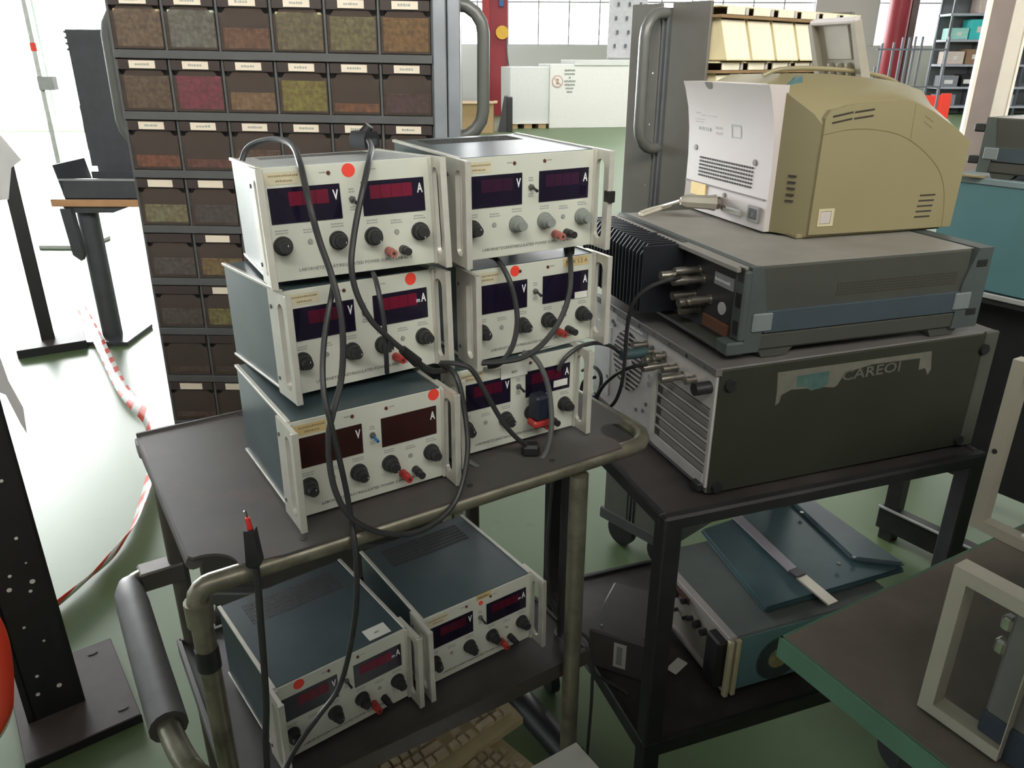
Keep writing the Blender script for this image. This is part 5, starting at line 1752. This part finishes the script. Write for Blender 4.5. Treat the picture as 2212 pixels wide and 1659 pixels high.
# ================================================================== DESK FURTHER BACK BY THE GATE
def far_desk():
    Y = 4.0
    e = thing('column_desk', 'desk with wooden edge on a single dark column, by the bright gate', 'desk', (-2.36, Y, 0))
    MB().box((0, 0, 0.748), (1.0, 0.6, 0.786), 0.004).obj('desk_top', WOODEDGE, e)
    MB().cyl((0.115, 0.12, 0.02), (0.115, 0.12, 0.75), 0.052, n=18).obj('column', CHARC, e)
    MB().box((-0.0, -0.02, 0.0), (0.26, 0.30, 0.022), 0.003).obj('column_foot', CHARC, e)
    MB().prism([(0.04, 0.75), (0.40, 0.75), (0.30, 0.715), (0.09, 0.715)], 'y', 0.02, 0.3).obj('column_head', CHARC, e)
    MB().prism([(0.045, 0.74), (0.10, 0.74), (0.115, 0.50), (0.10, 0.47), (0.062, 0.50)], 'y', -0.01, 0.03).obj('hanging_duct', CHARC, e)
    MB().box((0.9, 0.1, 0.0), (0.96, 0.5, 0.75)).obj('leg', CHARC, e)
    t = thing('black_tray', 'black open storage tray standing on the column desk', 'tray', (-2.31, Y, 0.787))
    L = 0.55
    MB().box((0.03, 0.0, 0.0), (L, 0.008, 0.10), 0.002).obj('tray_front', CHARC, t)
    MB().box((0.03, 0.30, 0.0), (L, 0.308, 0.10), 0.002).obj('tray_back', CHARC, t)
    MB().prism([(0.03, 0.0), (0.036, 0.0), (0.006, 0.17), (0.0, 0.17)], 'y', 0.0, 0.308).obj('tray_side', CHARC, t)
    MB().box((L - 0.006, 0.0, 0.0), (L, 0.308, 0.10)).obj('tray_side', CHARC, t)
    MB().box((0.03, 0.0, 0.0), (L, 0.308, 0.006)).obj('tray_bottom', CHARC, t)
    MB().box((0.015, -0.004, 0.092), (L + 0.004, 0.012, 0.102), 0.001).obj('tray_rim', M('rim_grey', (0.25, 0.26, 0.27), 0.4), t)
    m = thing('black_equipment_tower', 'tall black slotted equipment tower behind the black tray', 'equipment', (-2.30, Y + 0.36, 0.787))
    MB().prism([(0.0, 0.12), (0.03, 0.12), (0.03, 0.02), (0.5, 0.0), (0.5, 0.80), (0.0, 0.80)], 'y', 0, 0.22).obj('tower_body', CHARC, m)
    for k in range(4):
        MB().prism([(-0.02, 0.70 + k * 0.028), (0.02, 0.69 + k * 0.028), (0.02, 0.702 + k * 0.028), (-0.02, 0.712 + k * 0.028)], 'y', 0.02, 0.2).obj('side_fin', CHARC, m)
    MB().box((-0.03, 0.05, 0.20), (-0.012, 0.15, 0.42), 0.002).obj('side_arm', CHARC, m)
    MB().box((-0.03, 0.05, 0.40), (0.01, 0.15, 0.43)).obj('arm_bracket', CHARC, m)
    Y2 = 6.5
    s = thing('thin_stand', 'thin metal stand with red tip mark in front of the gate', 'stand', (ony(115, 300, Y2).x, Y2, 0))
    MB().cyl((0.0, 0, 0.0), (0.0, 0, 2.2), 0.018, n=10).obj('stand_pole', M('stand_pale', (0.55, 0.58, 0.56), 0.4), s)
    MB().box((-0.2, -0.2, 0), (0.2, 0.2, 0.03), 0.004).obj('stand_foot', M('stand_pale', (0.55, 0.58, 0.56), 0.4), s)
    MB().box((0.0, -0.05, 1.22), (0.12, 0.02, 1.32), 0.003).obj('clamp_box', M('stand_grey', (0.35, 0.37, 0.37), 0.4), s)
    MB().cyl((0, 0, 1.50), (0, 0, 1.56), 0.024, n=10).obj('red_mark', DOTRED, s)


far_desk()


# ================================================================== FAR BACKGROUND
def far():
    # white crate on a pallet
    p = onz(1180, 279, 0.0)
    d = 18.6
    e = thing('white_crate', 'large white crate with a round sign standing on a pallet', 'crate', (ony(1186, 276, d).x, d, 0), R_(10))
    W = 2.1
    MB().box((0, 0, 0.0), (W, 1.3, 1.36), 0.01).obj('crate_body', CRATEW, e)
    MB().box((0.55, -0.02, 1.33), (W + 0.1, 1.34, 1.45), 0.01).obj('crate_lid', WHITEP, e)
    MB().box((-0.9, 0.05, 0.14), (-0.002, 1.3, 1.30), 0.01).obj('crate_wing', WHITEP, e)
    for k in range(3):
        MB().box((-0.9 + k * 0.33, 0.05, 0.0), (-0.72 + k * 0.33, 1.25, 0.10)).obj('pallet_block', CARDB, e)
    MB().box((-0.92, 0.03, 0.10), (-0.002, 1.32, 0.14)).obj('pallet_deck', CRATEW, e)
    s = MB().cyl((0.17, -0.002, 1.0), (0.17, -0.008, 1.0), 0.13, n=28).obj('round_sign', M('sign_pale_red', (0.66, 0.42, 0.38), 0.6), e)
    MB().cyl((0.17, -0.008, 1.0), (0.17, -0.012, 1.0), 0.105, n=28).obj('sign_face', CRATEW, s)
    MB().box((0.145, -0.018, 0.94), (0.195, -0.011, 1.06)).obj('sign_figure', M('sign_brown', (0.45, 0.30, 0.18), 0.6), s)
    MB().box((-0.10, -0.019, -0.012), (0.10, -0.0125, 0.012), mat=Matrix.Translation((0.17, 0, 1.0)) @ Matrix.Rotation(R_(45), 4, 'Y')).obj('sign_bar', M('sign_pale_red', (0.66, 0.42, 0.38), 0.6), s)
    b = MB()
    for k in range(7):
        w = (0.24, 0.24, 0.05, 0.25, 0.22, 0.18, 0.12)[k]
        rowdash(0.45 - w / 2, 1.21 - k * 0.075, w, 0.045, 6, b, -0.004, 60 + k)
    b.obj('sign_print', GREYINK, e)['kind'] = 'stuff'
    # red column with a yellow reel
    d = 23.0
    x = ony(1048, 200, d).x
    c = thing('red_column', 'red steel column carrying a yellow reel', 'column', (x, d, 0))
    MB().box((0, 0, 0), (0.62, 0.05, 6.9)).obj('web', REDCOL, c)
    MB().box((-0.06, -0.12, 0), (0.14, 0.2, 6.9)).obj('flange', M('red_column_face', (0.42, 0.028, 0.035), 0.45), c)
    r = MB().cyl((0.48, -0.10, 2.12), (0.48, -0.22, 2.12), 0.17, n=24).obj('yellow_reel', YELLOW, c)
    MB().tube([(0.58, -0.16, 2.0), (0.62, -0.16, 1.5), (0.72, -0.16, 0.8)], 0.02, 6, smooth=3).obj('reel_cable', STEELD, r)
    MB().box((0.40, -0.14, 2.75), (0.52, -0.05, 3.1), 0.01).obj('blue_hook', BLUEP, c)
    # cardboard box, black wedge
    d = 17.2
    x = ony(965, 250, d).x
    c = thing('cardboard_box', 'open brown cardboard box on the floor before the red column', 'box', (x, d, 0))
    MB().box((0, 0, 0.0), (0.98, 0.7, 0.62), 0.01).obj('box_body', CARDB, c)
    MB().box((-0.02, -0.16, 0.60), (0.98, 0.0, 0.62)).obj('box_flap', M('cardboard_pale', (0.62, 0.46, 0.28), 0.8), c)
    MB().box((0.98, 0.0, 0.60), (1.06, 0.7, 0.625)).obj('box_flap', M('cardboard_pale', (0.62, 0.46, 0.28), 0.8), c)
    x = ony(1061, 270, 17.6).x + 0.14
    w = thing('black_wedge', 'black wedge shaped stand beside the cardboard box', 'stand', (x, 17.6, 0))
    MB().prism([(0.0, 0.0), (0.22, 0.0), (0.22, 0.72), (0.14, 0.72)], 'y', 0, 0.5).obj('wedge_body', CHARC, w)
    MB().box((0.20, -0.02, 0.0), (0.32, 0.52, 0.70), 0.01).obj('wedge_back', BLACKP, w)
    # white perforated tool board
    d = 19.6
    x = ony(1322, 50, d).x
    t = thing('tool_board', 'white tool board with dark hooks behind the white crate', 'board', (x, d + 0.7, 0))
    MB().box((0, 0, 0), (0.06, 0.06, 3.2)).obj('post', SHELFM, t)
    MB().box((0.84, 0, 0), (0.90, 0.06, 3.2)).obj('post', SHELFM, t)
    MB().box((0, -0.03, 1.5), (0.9, -0.01, 3.2)).obj('board', M('board_grey', (0.52, 0.51, 0.53), 0.6), t)
    for i in range(3):
        for j in range(5):
            MB().box((0.14 + i * 0.26 + 0.05 * (j % 2), -0.07, 1.72 + j * 0.3), (0.19 + i * 0.26 + 0.05 * (j % 2), -0.03, 1.80 + j * 0.3)).obj('hook', STEELD, t)
    # second red column
    d = 27.0
    x = ony(1937, 60, d).x
    c = thing('red_column', 'red steel column beside the high windows and cage trolley', 'column', (x, d, 0))
    MB().cyl((0.0, 0, 0), (0.0, 0, 6.9), 0.33, n=16).obj('shaft', REDCOL, c)
    MB().box((0.34, -0.1, 0), (0.55, 0.3, 6.9)).obj('dark_duct', M('duct_brown', (0.16, 0.11, 0.10), 0.6), c)
    # cage trolley of steel tube
    d = 15.0
    x0, x1 = ony(1888, 150, d).x, ony(2036, 150, d).x
    CAGE = M('cage_steel', (0.22, 0.23, 0.27), 0.5)
    t = thing('cage_trolley', 'dark steel tube frame trolley in front of the shelving', 'trolley', (x0, d, 0))
    Lc = x1 - x0
    for fx, h in ((0.0, 1.35), (0.22 * Lc, 1.75), (0.52 * Lc, 1.85), (0.62 * Lc, 1.85), (1.0 * Lc, 1.85)):
        MB().box((fx, 0, 0), (fx + 0.035, 0.035, h)).obj('upright', CAGE, t)
        MB().box((fx + 0.1, 0.7, 0), (fx + 0.135, 0.735, h)).obj('upright', CAGE, t)
    for z in (0.35, 1.0, 1.62):
        MB().box((0.0, 0.005, z), (Lc, 0.03, z + 0.03)).obj('cross_bar', CAGE, t)
    MB().box((0, 0.0, 0.98), (0.55 * Lc, 0.735, 1.01)).obj('shelf', CAGE, t)
    # red crate on wood
    d = 19.0
    x = ony(1990, 220, d).x
    pl = thing('wooden_pallet_box', 'brown wooden box under the red plastic crate', 'box', (x, d, 0))
    MB().box((0, 0, 0.0), (0.72, 0.5, 0.20), 0.01).obj('box_body', CARDB, pl)
    rc = thing('red_crate', 'red plastic crate standing on a wooden box', 'crate', (x, d, 0.2005))
    MB().ringprism([(0, 0), (0.68, 0), (0.68, 0.46), (0, 0.46)], [(0.03, 0.03), (0.65, 0.03), (0.65, 0.43), (0.03, 0.43)], 'z', 0, 0.5).obj('crate_wall', DOTRED, rc)
    MB().box((0.02, 0.02, 0), (0.66, 0.44, 0.04)).obj('crate_floor', DOTRED, rc)
    MB().box((0.42, -0.03, 0.02), (0.66, -0.001, 0.56), 0.01).obj('crate_handle', DOTRED, rc)

    # far shelving with its goods
    d = 24.0
    x0 = ony(2040, 120, d).x
    sh = thing('steel_shelving', 'tall grey steel shelving full of boxes and bins', 'shelving', (x0, d, 0), R_(0))
    Lx = 3.6
    zs = [0.18, 0.70, 1.30, 1.95, 2.62, 3.25]
    for fx in (0.0, 1.15, 2.3, Lx):
        for fy in (0.0, 0.7):
            MB().box((fx, fy, 0), (fx + 0.06, fy + 0.06, 3.4)).obj('upright', STEELD, sh)
    for z in zs:
        MB().box((0, -0.01, z), (Lx, 0.78, z + 0.06)).obj('shelf', SHELFM, sh)
    MB().box((0.0, 0.775, 0), (Lx, 0.78, 3.4)).obj('back_panel', M('shelf_back', (0.20, 0.21, 0.22), 0.6), sh)
    goods = [(0.08, 0.5, 0.30, 2, 'pale turquoise carton on the upper steel shelf', M('turq_pale', (0.35, 0.68, 0.62), 0.6)), (0.62, 0.5, 0.52, 2, 'bright turquoise carton on the upper steel shelf', M('turq', (0.05, 0.55, 0.55), 0.6)),
             (0.75, 0.4, 0.45, 3, 'pinkish carton on the top steel shelf', M('pinkish', (0.62, 0.50, 0.46), 0.7)), (0.10, 0.5, 0.34, 1, 'pale carton on the middle steel shelf', M('pale_carton', (0.66, 0.56, 0.50), 0.7)),
             (0.66, 0.45, 0.40, 1, 'brown carton on the middle steel shelf', M('brown_carton', (0.30, 0.18, 0.11), 0.7)), (0.12, 0.45, 0.30, 0, 'grey bin with white label on a lower steel shelf', M('grey_bin', (0.24, 0.25, 0.28), 0.6)),
             (0.68, 0.4, 0.33, 0, 'black bin on a lower steel shelf', BLACKP), (0.10, 0.5, 0.30, -1, 'grey bin on the lowest steel shelf', M('grey_bin', (0.24, 0.25, 0.28), 0.6)),
             (1.32, 0.55, 0.48, 1, 'red plastic bin on the middle steel shelf', DOTRED), (1.40, 0.32, 0.45, 2, 'dark brown carton on the upper steel shelf', M('brown_carton', (0.30, 0.18, 0.11), 0.7)),
             (1.95, 0.30, 0.42, 1, 'slanted grey folder case on the middle steel shelf', M('folder_grey', (0.16, 0.17, 0.19), 0.6)), (1.26, 0.45, 0.30, 0, 'blue grey bin with white label on a lower steel shelf', M('bluegrey', (0.32, 0.35, 0.42), 0.6)),
             (1.78, 0.45, 0.30, 0, 'pale blue grey bin on a lower steel shelf', M('bluegrey2', (0.40, 0.43, 0.50), 0.6)), (1.30, 0.45, 0.30, -1, 'white labelled grey bin on the lowest steel shelf', M('bluegrey', (0.32, 0.35, 0.42), 0.6)),
             (1.80, 0.5, 0.30, -1, 'pale bin on the lowest steel shelf', M('bluegrey2', (0.40, 0.43, 0.50), 0.6)), (1.30, 0.5, 0.30, 3, 'white carton on the top steel shelf', WHITEP)]
    lev = {-1: zs[0], 0: zs[1], 1: zs[2], 2: zs[3], 3: zs[4]}
    for fx, w, h, lv, lb, mt in goods:
        g = thing('stored_box', lb, 'box', (x0 + fx + 0.02, d + 0.08, lev[lv] + 0.0605), 0.0, 'goods on the steel shelving')
        MB().box((0, 0, 0), (w, 0.5, h), 0.015).obj('box_body', mt, g)
        if 'bin' in lb:
            MB().box((0.1 * w, -0.012, h * 0.25), (0.65 * w, -0.001, h * 0.6)).obj('label_card', WHITEP, g)
        else:
            MB().box((w * 0.35, -0.008, h * 0.35), (w * 0.6, -0.001, h * 0.65)).obj('label_card', PAPER, g)


far()
